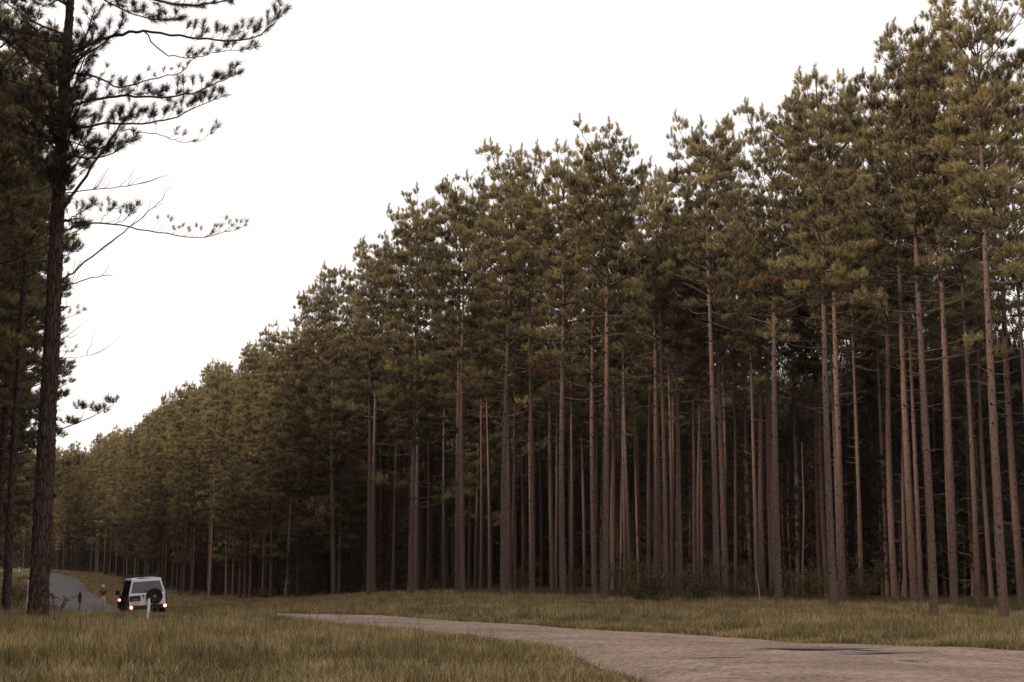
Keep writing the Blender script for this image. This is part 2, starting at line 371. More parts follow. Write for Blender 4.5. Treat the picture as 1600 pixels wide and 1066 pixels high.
def foliate(mb, P, r, out, t0=.35, step=.3, tw=.6, upbias=.8, ntf=2, rad=.012, tscale=1., per=None, tone0=.4):
    """grow side twigs with needle tufts from the branch polyline P; out collects tufts"""
    seg = np.linalg.norm(np.diff(P, axis=0), axis=1); cl = np.concatenate([[0], np.cumsum(seg)]); Lt = cl[-1]
    s = t0*Lt; side = 1
    def pos(s): return np.array([np.interp(s, cl, P[:, k]) for k in range(3)])
    while s < Lt:
        p = pos(s); q = pos(min(s+.05, Lt)); d = q-pos(max(s-.05, 0)); d /= np.linalg.norm(d)+1e-9
        h = np.cross(d, [0, 0, 1.]); h /= np.linalg.norm(h)+1e-9
        ln = tw*r.uniform(.5, 1.15)*(1.1-.55*(s/Lt))
        v = d*.55+h*side*r.uniform(.35, 1.)+np.array([0, 0, 1])*upbias*r.uniform(.1, .9)+r.normal(size=3)*.12; v /= np.linalg.norm(v)
        v2 = v+np.array([0, 0, upbias*.8]); v2 /= np.linalg.norm(v2)
        m_ = p+v*ln*.5; e_ = m_+v2*ln*.5
        mb.tube([p, m_, e_], [rad, rad*.7, rad*.35], 3, 1, False)
        tn = tone0+r.normal()*.09
        for k in range(ntf):
            f = 1-k*.36/max(1, ntf-1) if ntf > 1 else 1
            b = p+(e_-p)*max(f-.12, .2)
            out.append((b, v2+r.normal(size=3)*.22+np.array([0, 0, .25*upbias]), tscale*r.uniform(.8, 1.2), tn+r.normal()*.04))
        side = -side; s += step*r.uniform(.6, 1.4)
    d = P[-1]-P[-2]; d = d/np.linalg.norm(d)
    for k in range(2):
        out.append((P[-1]-d*.25*k, d+np.array([0, 0, .6*upbias])+r.normal(size=3)*.1, tscale*r.uniform(.95, 1.3), tone0+.1+r.normal()*.05))

def clumps(mb, P, r, out, t0, step, tone0, nt=7, size=.26, far=False):
    """rounded heads of foliage along the outer part of a bough: tufts fan up and outwards from short shoots"""
    seg = np.linalg.norm(np.diff(P, axis=0), axis=1); cl = np.concatenate([[0], np.cumsum(seg)]); Lt = cl[-1]
    n = max(1, int(round(Lt*(1-t0)/step)))
    for k in range(n+1):
        s = Lt*(t0+(1-t0)*k/n) if k < n else Lt
        c = np.array([np.interp(s, cl, P[:, q]) for q in range(3)]); d = P[-1]-P[-2]; d = d/np.linalg.norm(d)
        h = np.cross(d, [0, 0, 1.]); h /= np.linalg.norm(h)+1e-9
        if k < n:
            sd = (1 if k % 2 else -1)*r.uniform(.2, .75); e = c+h*sd+d*abs(sd)*.4+np.array([0, 0, r.uniform(.0, .3)])
            mb.tube([c, (c+e)/2+np.array([0, 0, -.03]), e], [.014, .010, .006], 3, 1, False); c = e
        sz = size*r.uniform(.75, 1.35); tn = tone0+r.normal()*.12; m = int(nt*r.uniform(.7, 1.3))
        for q in range(m):
            a = r.uniform(0, 6.28); u = r.uniform(-.15, 1.); v = np.array([math.sqrt(1-u*u)*math.cos(a), math.sqrt(1-u*u)*math.sin(a), u])
            off = v*sz*r.uniform(.3, 1.)*np.array([1.15, 1.15, .8])
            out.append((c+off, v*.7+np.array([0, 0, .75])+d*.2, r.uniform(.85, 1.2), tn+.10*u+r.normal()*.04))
def trunk_mesh(name, H, rb, seed, sides=12, seg=56, bend=.10, mats=None, path=None, stubs=True, crown_base=12.):
    r = np.random.default_rng(seed); mb = MB()
    t = np.linspace(0, 1, seg)
    if path is None:
        ax = bend*np.sin(t*math.pi*r.uniform(.8, 1.8)+r.uniform(0, 6)); ay = bend*np.sin(t*math.pi*r.uniform(.8, 1.8)+r.uniform(0, 6))
        ax -= ax[0]; ay -= ay[0]
        P = np.stack([ax, ay, t*H-.3*(1-t)], -1)
    else:
        P = np.stack([np.interp(t, np.linspace(0, 1, len(path)), path[:, k]) for k in range(3)], -1)
    rad = rb*(1-.62*t-.30*t**3)+rb*.35*np.exp(-t*H/.35); rad *= 1+r.normal(size=seg)*.02
    th = np.arange(sides)/sides*2*math.pi
    rr = rad[:, None]*(1+r.normal(size=(seg, sides))*.035)
    V = P[:, None, :]+rr[..., None]*np.stack([np.cos(th), np.sin(th), 0*th], -1)[None]
    i = np.arange(seg-1)[:, None]*sides; j = np.arange(sides)[None, :]; j2 = (j+1) % sides
    F = np.stack([i+j, i+j2, i+sides+j2, i+sides+j], -1).reshape(-1, 4)
    mb.add(V.reshape(-1, 3), F, 0)
    if stubs:
        z = 1.2
        while z < crown_base:
            f = z/H; p = np.array([np.interp(f, t, P[:, k]) for k in range(3)]); rd = np.interp(f, t, rad); a = r.uniform(0, 6.28)
            for q in range(r.integers(1, 4)):
                a += r.uniform(1.2, 2.6); d = np.array([math.cos(a), math.sin(a), r.uniform(0, .5)])
                ln = r.uniform(.03, .10) if z < 7 else r.uniform(.04, .3)
                mb.tube([p+d*rd*.8, p+d*(rd+ln)], [r.uniform(.025, .045), .012], 4, 1)
            z += r.uniform(.25, .7)
    return mb, P, rad

def make_pine(seed, H=22., cb=12.5, rb=.168, spread=2.7, dense=1., T=TT, far=False, low=0, lean_top=1.):
    """one pine: returns trunk mesh, crown mesh, dead branch mesh, base at the origin"""
    r = np.random.default_rng(seed)
    mb, P, rad = trunk_mesh('trunk', H*.965, rb, seed, sides=10 if far else 14, seg=24 if far else 60, crown_base=cb, stubs=not far)
    V, F, M, A = mb.data(); tr = mesh_np('pine_trunk', V, F, [M_bark, M_stub], M, True)
    t_ = np.linspace(0, 1, len(P)); cb_ = MB(); out = []
    def tp(z): return np.array([np.interp(z/(H*.965), t_, P[:, k]) for k in range(3)])
    z = cb; ph = r.uniform(0, 6.28)
    prof = r.uniform(.75, 1.25, 24)
    while z < H*.955:
        u = (z-cb)/(H-cb)
        # crown outline: widest at about 45 percent, domed top
        rad_ = spread*(.55+.45*math.sin(min(1, u/.45)*math.pi/2))*(1 if u < .45 else math.sqrt(max(.02, 1-((u-.45)/.62)**2)))
        k = int(r.integers(3, 5)) if u < .85 else 4
        if u < .12: k = int(r.integers(1, 4))
        for q in range(k):
            ph += 2.399+r.normal()*.3
            Lb = rad_*r.uniform(.6, 1.15)*prof[int(ph*1.9) % 24]
            if r.uniform() < .06: Lb *= 1.25
            Lb = max(Lb, .45)
            e0 = R(8+55*u+r.normal()*9); e1 = R(32+48*u+r.normal()*10)
            Pb = limb_path(tp(z), ph, e0, e1, Lb/ max(.45, math.cos((e0+e1)/2)) if u > .5 else Lb*1.1, 6, r)
            if u > .5: Pb = limb_path(tp(z), ph, e0, e1, min(Lb*1.25, 2.6), 6, r)
            cb_.tube(Pb, np.linspace(.05*(1-.6*u), .012, 6), 3 if far else 5, 1, False)
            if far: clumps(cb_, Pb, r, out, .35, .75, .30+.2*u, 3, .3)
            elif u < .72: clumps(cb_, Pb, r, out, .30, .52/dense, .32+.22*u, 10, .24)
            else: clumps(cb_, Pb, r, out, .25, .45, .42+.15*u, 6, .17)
            if u > .5 and not far:      # upright shoots
                for g_q in range(4): out.append((Pb[-1]+np.array([0, 0, .10+.15*g_q]), np.array([r.normal()*.2, r.normal()*.2, 1.]), 1.05-.1*g_q, .55))
        z += r.uniform(.40, .66)*(1 if not far else 1.3)
    # leader
    top = tp(H*.965)
    for q in range(5):
        out.append((top+np.array([r.normal()*.06, r.normal()*.06, -.35+q*.17]), np.array([r.normal()*.25, r.normal()*.25, 1.]), 1.1, .5))
    # stray low living sprays
    for q in range(low):
        zz = r.uniform(cb-3.2, cb-.3); a = r.uniform(0, 6.28); Pb = limb_path(tp(zz), a, R(5), R(22), r.uniform(2., 3.2), 7, r)
        cb_.tube(Pb, np.linspace(.045, .012, 7), 5, 1, False)
        clumps(cb_, Pb, r, out, .45, .3, .50+r.uniform(-.05, .25), 5, .22)
    pos = np.array([o[0] for o in out]); dr_ = np.array([o[1] for o in out]); sc = np.array([o[2] for o in out]); tn = np.array([o[3] for o in out])
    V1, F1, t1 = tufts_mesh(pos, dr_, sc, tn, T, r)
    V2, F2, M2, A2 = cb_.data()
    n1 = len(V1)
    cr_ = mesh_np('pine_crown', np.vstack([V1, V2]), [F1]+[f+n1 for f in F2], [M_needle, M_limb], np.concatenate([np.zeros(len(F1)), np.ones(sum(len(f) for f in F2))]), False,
                  {'tone': np.concatenate([t1, A2])})
    dead = None
    if not far:
        db = MB()
        for q in range(15):
            zz = cb-abs(r.normal())*2.9+.8
            if zz < 4: continue
            a = r.uniform(0, 6.28); Ld = r.uniform(.8, 3.0)*(1 if zz > cb-3 else .6)
            e0, e1 = R(r.uniform(-25, 30)), R(r.uniform(-15, 45))
            Pd = limb_path(tp(zz), a, e0, e1, Ld, 8, r, .09)
            db.tube(Pd, np.linspace(.021, .005, 8), 4, 0, False)
            for w in range(int(Ld*2.5)):
                i = r.integers(2, 7); Pt = limb_path(Pd[i], a+r.choice([-1, 1])*r.uniform(.4, 1.1), e1*.5, e1+R(35), Ld*r.uniform(.15, .4), 5, r, .1)
                db.tube(Pt, np.linspace(.008, .003, 5), 3, 0, False)
        for q in range(10):
            zz = r.uniform(2, max(3, cb-3)); a = r.uniform(0, 6.28)
            Pd = limb_path(tp(zz), a, R(r.uniform(-10, 35)), R(r.uniform(-10, 40)), r.uniform(.3, 1.1), 5, r, .09)
            db.tube(Pd, np.linspace(.02, .006, 5), 4, 0, False)
        V, F, M, A = db.data(); dead = mesh_np('pine_deadwood', V, F, [M_twig], M, False)
    return tr, cr_, dead, H

SPEC = [dict(seed=21, H=22.0, cb=13.0, spread=2.7, low=0), dict(seed=22, H=22.4, cb=13.8, spread=2.5), dict(seed=23, H=21.6, cb=12.6, spread=2.8, low=1),
        dict(seed=24, H=22.2, cb=13.3, spread=2.6, low=1), dict(seed=25, H=21.8, cb=14.0, spread=2.5), dict(seed=26, H=22.6, cb=12.9, spread=2.8, low=2),
        dict(seed=27, H=21.9, cb=8.2, spread=2.8, low=3, dense=.9), dict(seed=28, H=22.3, cb=3.4, spread=3.0, low=0, dense=.8)]
PINES = [make_pine(**s) for s in SPEC]
FARP = [make_pine(seed=40+i, H=21.5+.5*i, cb=14.6+.3*i, spread=2.1, dense=1., T=TT_far, far=True) for i in range(3)]
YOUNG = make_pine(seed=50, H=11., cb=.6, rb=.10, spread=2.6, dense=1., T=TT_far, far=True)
M_shaded_needle = foliage_mat('needles_with_painted_shade', [(0, (.010, .008, .006)), (.5, (.026, .022, .014)), (1, (.050, .042, .024))]); YOUNG[1].materials[0] = M_shaded_needle  # near-black needles: the shade inside the wood put into their colour

OLD = {}
def place_pine(v, loc, scale=(1, 1, 1), rz=0., label='', group=None, lean=(0, 0), old=False):
    root = bpy.data.objects.new('pine_tree', None); COL.objects.link(root); root.location = loc; root.scale = scale
    root.rotation_euler = (lean[0], lean[1], rz); root.empty_display_size = .4
    tag(root, label, 'pine tree', group)
    tr, c, dd, H = (PINES+FARP)[v]
    if old:
        if (v, 'old') not in OLD: OLD[(v, 'old')] = tr.copy(); OLD[(v, 'old')].materials[0] = M_bark2
        tr = OLD[(v, 'old')]  # left stand trunks take the darker bark, their shade put into the colour
    obj('trunk', tr, root); obj('crown', c, root)
    if dd: obj('deadwood', dd, root)['kind'] = 'stuff'
    return root

# edge of the plantation (world x, y); the forest lies to its right
EDGE = np.array([(22, 33), (16.0, 47), (12.3, 58), (9.6, 67), (5.0, 72), (-.8, 77), (-5.5, 86), (-10.0, 99), (-17.5, 121), (-29, 152), (-43, 190), (-55, 224), (-68, 252), (-90, 283), (-125, 310), (-190, 335), (-300, 352)])
# trunks one can point to: photo pixel of the foot, depth, variant, top pixel, words
NAMED = [
 (1569, 47.5, 1, -30, 'thick pinkish pine trunk closest to the right edge of the picture, foot in the grass'),
 (1460, 50.0, 5, 55, 'thick pine standing forward in the verge, second big trunk from the right'),
 (1303, 57.0, 3, 118, 'pine with thick dark-footed trunk right beside a thinner twin, broad crown'),
 (1218, 63.0, 0, 180, 'straight slim pine right of the leaning pale stick, tufted lower boughs'),
 (1120, 70.0, 1, 190, 'pine rising in front of the bushes with a narrow spiky top'),
 (945, 72.5, 4, 215, 'straight pale-trunked pine with the tallest spiky top left of the bushes'),
 (880, 75.5, 2, 235, 'pine with trunk showing high up between two crown clumps in the middle of the row'),
 (787, 76.5, 0, 238, 'pine with knobbly light brown trunk and rounded top, middle of the row'),
 (576, 97.0, 5, 385, 'tall pine whose bare pinkish trunk stands clear of the dense crowns to its left'),
 (723, 84.0, 3, 285, 'pine just left of the knobbly trunk with crown leaning over the verge'),
 (641, 90.0, 6, 320, 'pine under low yellow-green spreading boughs'),
 (832, 96.0, 1, 250, 'slim pine with an orange-brown dead spray where its trunk enters the foliage'),
 (1491, 66.0, 2, 60, 'medium pine trunk between the two thick trunks at the right'),
 (1429, 74.0, 4, 130, 'medium pine trunk just left of the second thick trunk from the right'),
 (1399, 84.0, 0, 150, 'thin pine trunk left of a close pair in the right part of the plantation'),
 (1317, 72.0, 1, 130, 'thinner twin trunk touching the thick dark-footed pine on its right'),
 (1247, 98.0, 2, 200, 'thin pine trunk beside the pale bare sapling'),
 (1174, 104.0, 3, 260, 'thin pine trunk behind the leaning pale stick'),
 (1134, 84.0, 5, 215, 'dark slim pine trunk close behind the trunk in front of the bushes'),
 (1026, 86.0, 2, 270, 'pine trunk rising out of the left end of the bushes'),
 (930, 92.0, 3, 250, 'thin pine trunk close left of the pale-trunked pine'),
 (715, 99.0, 0, 300, 'thin pine trunk pressed against the left of a thicker one'),
 (650, 104.0, 4, 330, 'thin pine trunk behind the low yellow-green boughs'),
 (584, 112.0, 2, 400, 'thin pine trunk close behind the tall bare one'),
 (521, 118.0, 6, 430, 'pine trunk at the start of the dense low crowns, left of the tall bare one'),
 (482, 124.0, 7, 450, 'slim pine trunk half hidden under the dense sloping crowns'),
 (1597, 72.0, 3, -10, 'thin pine trunk cut by the right edge of the picture'),
 (1360, 104.0, 4, 150, 'faint pine trunk deep in the gap left of the medium trunks at the right'),
 (1097, 108.0, 1, 235, 'faint slim pine trunk behind the middle of the bushes'),
 (959, 112.0, 2, 260, 'faint thin pine trunk just right of the pale-trunked pine'),
 (864, 108.0, 3, 260, 'faint thin pine trunk left of the middle pine with the high bare trunk'),
 (796, 100.0, 5, 270, 'thin dark pine trunk close to the right of the knobbly light trunk'),
 (327, 158.0, 7, 570, 'far pine with a pale trunk showing low among the dense crowns, behind the open field'),
]
taken = []; ROOTS = []
pr = random.Random(5)
for (px, Y, v, ty, lab) in NAMED:
    g = ground(px, Y); topz = at(px, ty, Y).z; H = PINES[v][3]+.7
    s = (topz-g.z)/H; s = min(max(s, .84), 1.14)
    w = s*pr.uniform(.95, 1.05)
    root_ = place_pine(v, g, (w, w, s), pr.uniform(0, 6.28), lab, None, (pr.uniform(-.008, .008), pr.uniform(-.008, .008)))
    taken.append((g.x, g.y)); ROOTS.append(root_)

# boughs that single some of these trees out, laid where the photo has them
M_deadneedle = foliage_mat('dead_needles', [(0, (.10, .035, .018)), (.5, (.22, .085, .035)), (1, (.34, .16, .06))])
M_lime = foliage_mat('young_needles', [(0, (.10, .085, .035)), (.5, (.24, .205, .085)), (1, (.38, .32, .12))])
rs_ = np.random.default_rng(61)
for (k, name, m, boughs) in ((10, 'low_boughs', M_lime, [(646, 618, -50, 2.), (646, 605, 48, -8.), (646, 632, -30, 4.), (646, 625, 60, 0), (646, 590, -40, -10)]),
                             (9, 'low_boughs', M_needle, [(721, 560, -60, 10), (722, 575, -48, 0), (722, 540, 40, -8)]),
                             (6, 'low_boughs', M_needle, [(877, 560, -40, 8), (877, 545, -28, -8), (877, 530, -48, -4)]),
                             (2, 'low_boughs', M_lime, [(1289, 430, -60, -12), (1289, 445, -36, 6), (1289, 440, 55, -4), (1289, 425, 30, -14)]),
                             (0, 'low_boughs', M_lime, [(1548, 440, 60, -10), (1548, 425, 50, -26)]),
                             (11, 'dead_spray', M_deadneedle, [(830, 590, -26, -12), (830, 588, 24, -10), (830, 592, 30, 0)]),
                             (3, 'dead_spray', M_deadneedle, [(1210, 450, -22, 0), (1210, 445, 34, -2), (1210, 438, 20, 10)])):
    root = ROOTS[k]; Y = root.location.y; mb = MB(); out = []
    for (bx, by, dx, dy) in boughs:
        a = np.array(at(bx, by, Y)); b = np.array(at(bx+dx, by+dy, Y-rs_.uniform(.2, 1.4))); mid = (a+b)/2+np.array([0, 0, -.12]); Pb = np.array([tuple(p) for p in catmull([tuple(a), tuple(mid), tuple(b)], 4)])
        mb.tube(Pb, np.linspace(.035, .01, len(Pb)), 5, 1, False)
        clumps(mb, Pb, rs_, out, .25, .38, .5, 8 if name == 'low_boughs' else 5, .25 if name == 'low_boughs' else .18)
    V1, F1, t1 = tufts_mesh(np.array([o[0] for o in out]), np.array([o[1] for o in out]), np.array([o[2] for o in out]), np.array([o[3] for o in out]), TT, rs_)
    V2, F2, M2, A2 = mb.data(); n1 = len(V1)
    o = obj(name, mesh_np(name, np.vstack([V1, V2]), [F1]+[f+n1 for f in F2], [m, M_limb], np.concatenate([np.zeros(len(F1)), np.ones(sum(len(f) for f in F2))]), False, {'tone': np.concatenate([t1, A2])}), root)
    o.matrix_parent_inverse = Matrix.LocRotScale(root.location, root.rotation_euler, root.scale).inverted()
# plantation rows behind: points on lines parallel to the edge
seg = np.diff(EDGE, axis=0); sl = np.linalg.norm(seg, axis=1); cl = np.concatenate([[0], np.cumsum(sl)])
def edge_at(s):
    p = np.array([np.interp(s, cl, EDGE[:, 0]), np.interp(s, cl, EDGE[:, 1])])
    q = np.array([np.interp(s+3, cl, EDGE[:, 0]), np.interp(s+3, cl, EDGE[:, 1])]); d = q-p; d /= np.linalg.norm(d)+1e-9
    return p, np.array([d[1], -d[0]])          # point and inward normal (to the right)
pts = []
for row in range(36):
    off = 0.0+row*3.7
    s = pr.uniform(0, 2)
    while s < cl[-1]-4:
        p, n = edge_at(s)
        near = p[1] < 118
        st = 4.1 if near else 3.5
        if not (near and row < 3) :
            q = p+n*off+np.array([pr.gauss(0, .35), pr.gauss(0, .35)])
            pts.append((q[0], q[1], row, s))
        s += st*pr.uniform(.85, 1.15)
pts2 = []
tk = np.array(taken)
for (x, y, row, s) in pts:
    if np.min(np.hypot(tk[:, 0]-x, tk[:, 1]-y)) < 2.6: continue
    if y < 40 or y > 420 or x > 95: continue
    if row > 9 and s < 100: continue
    if float(on_road(np.array([x]), np.array([y]))[0]) < 4: continue
    px = CX+FPX*x/y
    if px > 2300 and row > 10: continue
    pts2.append((x, y, row, s, px))
# how large it shows: near, in frame, few rows behind
def score(p):
    x, y, row, s, px = p
    inside = -20 < px < 1620
    return (0 if inside else 1000)+y+row*9
pts2.sort(key=score)
indiv = pts2[:262]; rest = pts2[262:]
ORD = 'first second third fourth fifth sixth seventh eighth ninth tenth eleventh twelfth thirteenth fourteenth fifteenth sixteenth seventeenth eighteenth nineteenth twentieth'.split()
ORD += ['twenty-'+o for o in ORD[:9]]+['thirtieth']+['thirty-'+o for o in ORD[:9]]
row0 = {}
for i, p in enumerate(sorted([p for p in indiv if p[2] == 0 and p[1] >= 118], key=lambda p: p[3])): row0[p] = i
near_n = {}
def near_label(x, y, px):
    """name a trunk of the second ranks by the front tree it stands beside"""
    j = min(range(len(NAMED)), key=lambda k: abs(NAMED[k][0]-px)); n = NAMED[j]; side = 'left' if px < n[0] else 'right'
    return j, side
HINT = ['rightmost thick pinkish', 'second thick', 'thick dark-footed', 'slim one beside the leaning stick', 'one before the bushes', 'pale-trunked', 'middle high-bare', 'knobbly', 'tall bare', 'left neighbour of the knobbly', 'low-boughed', 'orange-sprayed',
        'medium right', 'second medium right', 'thin right', 'twin', 'one beside the pale sapling', 'one behind the leaning stick', 'dark slim', 'bush-end', 'thin left neighbour of the pale', 'thin paired', 'one behind the low boughs',
        'one behind the tall bare', 'crown-slope', 'half hidden', 'frame-cut', 'gap', 'mid-bush', 'thin right neighbour of the pale', 'faint left-of-middle', 'thin right neighbour of the knobbly', 'far pale']
for (x, y, row, s, px) in indiv:
    z = float(gz(x, y)); far = row >= 5
    if y > 185 and row < 3: v = pr.choice([7, 7, 7, 6])
    elif y > 118 and row < 3: v = pr.choice([6, 7, 7, 2, 5])
    elif far: v = pr.choice([0, 1, 3, 4, 8, 9, 10])
    elif y < 118: v = pr.choice([1, 1, 3, 4, 4])
    else: v = pr.choice([0, 1, 2, 3, 4, 5, 6])
    sc = pr.uniform(.87, .99); w = sc*(pr.uniform(.72, .92) if y < 118 else pr.uniform(.85, 1.05))
    if y < 118:
        if row < 5:
            j, side = near_label(x, y, px); key = (j, side); near_n[key] = near_n.get(key, 0)+1
        if row < 5 and near_n[key] == 1 and -10 < px < 1610: lab, gp = f'slender shaded pine behind and {side} of the {HINT[j]} pine', 'pines just behind the front trees'
        elif row < 5: lab, gp = 'slender pine trunk in the dim ranks just behind the front trees of the verge', 'pines just behind the front trees'
        else: lab, gp = 'faint pine trunk deep in the dark inside of the plantation', 'pines deep in the plantation'
    elif y < 200:
        if (x, y, row, s, px) in row0: lab, gp = f'{ORD[row0[(x, y, row, s, px)]]} pine of the sloping forest edge, counting towards the bend', 'edge pines of the sloping treeline'
        elif row < 2: lab, gp = 'pine with dense crown in the sloping forest edge beyond the field', 'edge pines of the sloping treeline'
        else: lab, gp = 'pine behind the sloping forest edge, only its top or part of its trunk showing', 'pines behind the sloping treeline'
    else:
        if (x, y, row, s, px) in row0: lab, gp = f'small-looking far edge pine, {ORD[row0[(x, y, row, s, px)]]} counting towards the road bend', 'far edge pines by the road bend'
        elif row < 2: lab, gp = 'small-looking far pine at the forest edge by the road bend', 'far edge pines by the road bend'
        else: lab, gp = 'far pine behind the edge trees at the road bend', 'far pines behind the road bend'
    place_pine(v, (x, y, z), (w, w, sc), pr.uniform(0, 6.28), lab, gp, (pr.uniform(-.014, .014), pr.uniform(-.014, .014)))

def instancer(name, P, rots, scales, var, groups, mats=()):
    """one object that instances mesh sources (lists of objects per variant) on its own points"""
    me = bpy.data.meshes.new(name); me.vertices.add(len(P)); me.vertices.foreach_set('co', np.asarray(P, np.float32).ravel())
    for k, a, ty in (('rot', rots, 'FLOAT_VECTOR'), ('scl', scales, 'FLOAT_VECTOR'), ('var', var, 'INT')):
        t = me.attributes.new(k, ty, 'POINT'); t.data.foreach_set('vector' if ty == 'FLOAT_VECTOR' else 'value', np.asarray(a, np.float32 if ty != 'INT' else np.int32).ravel())
    o = obj(name, me)
    ng = bpy.data.node_groups.new(name, 'GeometryNodeTree')
    ng.interface.new_socket('Geometry', in_out='INPUT', socket_type='NodeSocketGeometry'); ng.interface.new_socket('Geometry', in_out='OUTPUT', socket_type='NodeSocketGeometry')
    gi = ng.nodes.new('NodeGroupInput'); go = ng.nodes.new('NodeGroupOutput'); jn = ng.nodes.new('GeometryNodeJoinGeometry'); l = ng.links.new
    def att(nm, dt):
        n = ng.nodes.new('GeometryNodeInputNamedAttribute'); n.data_type = dt; n.inputs[0].default_value = nm; return n
    ar, asc, av = att('rot', 'FLOAT_VECTOR'), att('scl', 'FLOAT_VECTOR'), att('var', 'INT')
    e2r = ng.nodes.new('FunctionNodeEulerToRotation'); l(ar.outputs[0], e2r.inputs[0])
    for vi, objs in enumerate(groups):
        cmp_ = ng.nodes.new('FunctionNodeCompare'); cmp_.data_type = 'INT'; cmp_.operation = 'EQUAL'; cmp_.inputs[3].default_value = vi; l(av.outputs[0], cmp_.inputs[2])
        for s_ in objs:
            oi = ng.nodes.new('GeometryNodeObjectInfo'); oi.transform_space = 'ORIGINAL'; oi.inputs['Object'].default_value = s_; oi.inputs['As Instance'].default_value = True
            ip = ng.nodes.new('GeometryNodeInstanceOnPoints'); l(gi.outputs[0], ip.inputs['Points']); l(cmp_.outputs[0], ip.inputs['Selection'])
            l(oi.outputs['Geometry'], ip.inputs['Instance']); l(e2r.outputs[0], ip.inputs['Rotation']); l(asc.outputs[0], ip.inputs['Scale']); l(ip.outputs[0], jn.inputs[0])
    l(jn.outputs[0], go.inputs[0])
    m = o.modifiers.new('scatter', 'NODES'); m.node_group = ng
    return o
# the rest of the wood and the added shading pines, one object
src = {}
for o in list(COL.objects):
    if o.name.startswith('trunk') or o.name.startswith('crown'):
        src.setdefault(o.data.name, o)
groups_ = [[src[FARP[i][0].name], src[FARP[i][1].name]] for i in range(3) if FARP[i][0].name in src and FARP[i][1].name in src]
groups_ += [[src[PINES[i][0].name], src[PINES[i][1].name]] for i in (6, 7)]
# one young pine of the belt added to block gaps and darken the plantation; others copy it
yg = bpy.data.objects.new('added_young_pine', None); COL.objects.link(yg); yg.location = (62, 165, float(gz(62, 165))); tag(yg, 'young bushy pine of the belt added to darken the back of the plantation', 'young pine')
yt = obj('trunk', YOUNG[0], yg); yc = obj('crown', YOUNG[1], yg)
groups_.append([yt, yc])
P = []; ro = []; sc_ = []; va = []
for (x, y, row, s, px) in rest:
    P.append((x, y, float(gz(x, y)))); ro.append((pr.uniform(-.015, .015), pr.uniform(-.015, .015), pr.uniform(0, 6.28)))
    q = pr.uniform(.86, .99); sc_.append((q*.95, q*.95, q)); va.append(3+pr.randint(0, 1) if (row < 2 and y > 118) else pr.randrange(3))
groups_n = len(groups_)
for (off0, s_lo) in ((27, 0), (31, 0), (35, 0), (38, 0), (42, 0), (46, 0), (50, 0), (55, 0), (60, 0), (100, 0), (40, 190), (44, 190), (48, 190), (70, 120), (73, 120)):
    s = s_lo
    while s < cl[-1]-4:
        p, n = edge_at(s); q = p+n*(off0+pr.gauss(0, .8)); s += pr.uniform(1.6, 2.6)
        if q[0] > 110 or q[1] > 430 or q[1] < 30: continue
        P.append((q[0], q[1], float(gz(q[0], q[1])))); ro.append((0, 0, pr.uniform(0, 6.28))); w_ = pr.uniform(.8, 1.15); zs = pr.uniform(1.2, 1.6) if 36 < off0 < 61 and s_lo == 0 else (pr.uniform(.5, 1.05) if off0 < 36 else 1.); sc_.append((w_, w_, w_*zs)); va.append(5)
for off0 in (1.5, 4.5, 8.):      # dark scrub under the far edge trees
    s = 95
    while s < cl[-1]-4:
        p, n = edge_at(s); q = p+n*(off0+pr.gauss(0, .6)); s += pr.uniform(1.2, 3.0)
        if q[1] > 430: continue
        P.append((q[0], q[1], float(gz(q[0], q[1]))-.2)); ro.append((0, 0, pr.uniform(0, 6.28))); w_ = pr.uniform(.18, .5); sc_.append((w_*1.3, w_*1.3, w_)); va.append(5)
# unseen pines added left of and behind the camera to shade the left
fill = [(x_, y_) for x_, y_ in [(pr.uniform(-62, -24), pr.uniform(30, 80)) for _ in range(70)] if x_ < -.37*y_-3]
fill += [(-.36*y_-pr.uniform(5, 30), y_) for y_ in [pr.uniform(80, 250) for _ in range(120)]]
for (x, y) in fill+[(-22, 36), (-27, 33), (-24, 30), (-19, 29), (-30, 38), (-33, 31), (-29, 27), (-37, 36), (-36, 44), (-42, 40), (-44, 48), (-50, 46), (-41, 54), (-49, 57), (-57, 52),
               (-46, 66), (-55, 64), (-50, 75), (-60, 74), (-56, 84), (-66, 82), (-62, 94), (-72, 90), (-70, 104), (-20, 24), (-40, 62), (-62, 60),
               (-24, 14), (-28, 8), (-34, 4), (-39, 14), (-24, 5), (-33, -4), (-27, -6), (-22, -1), (-41, 0), (-35, -14), (-44, -4), (-30, -18), (-20, 12), (-46, 16),
               (-26, 22), (-33, 12), (-40, 26), (-30, 0), (-44, 8), (-38, -8), (-26, -14), (-48, -20), (-34, -24), (-52, 24), (-57, 12), (-20, -24), (-50, 40), (-60, 34)]:
    P.append((x, y, float(gz(x, y)))); ro.append((0, 0, pr.uniform(0, 6.28))); sc_.append((1.2, 1.2, 1.22)); va.append(3+pr.randint(0, 1))
wood = instancer('background_and_shade_pines', P, ro, sc_, va, groups_)
tag(wood, 'mass of further pines in the dark plantation, with unseen ones added to shade the field', 'forest', kind='stuff')

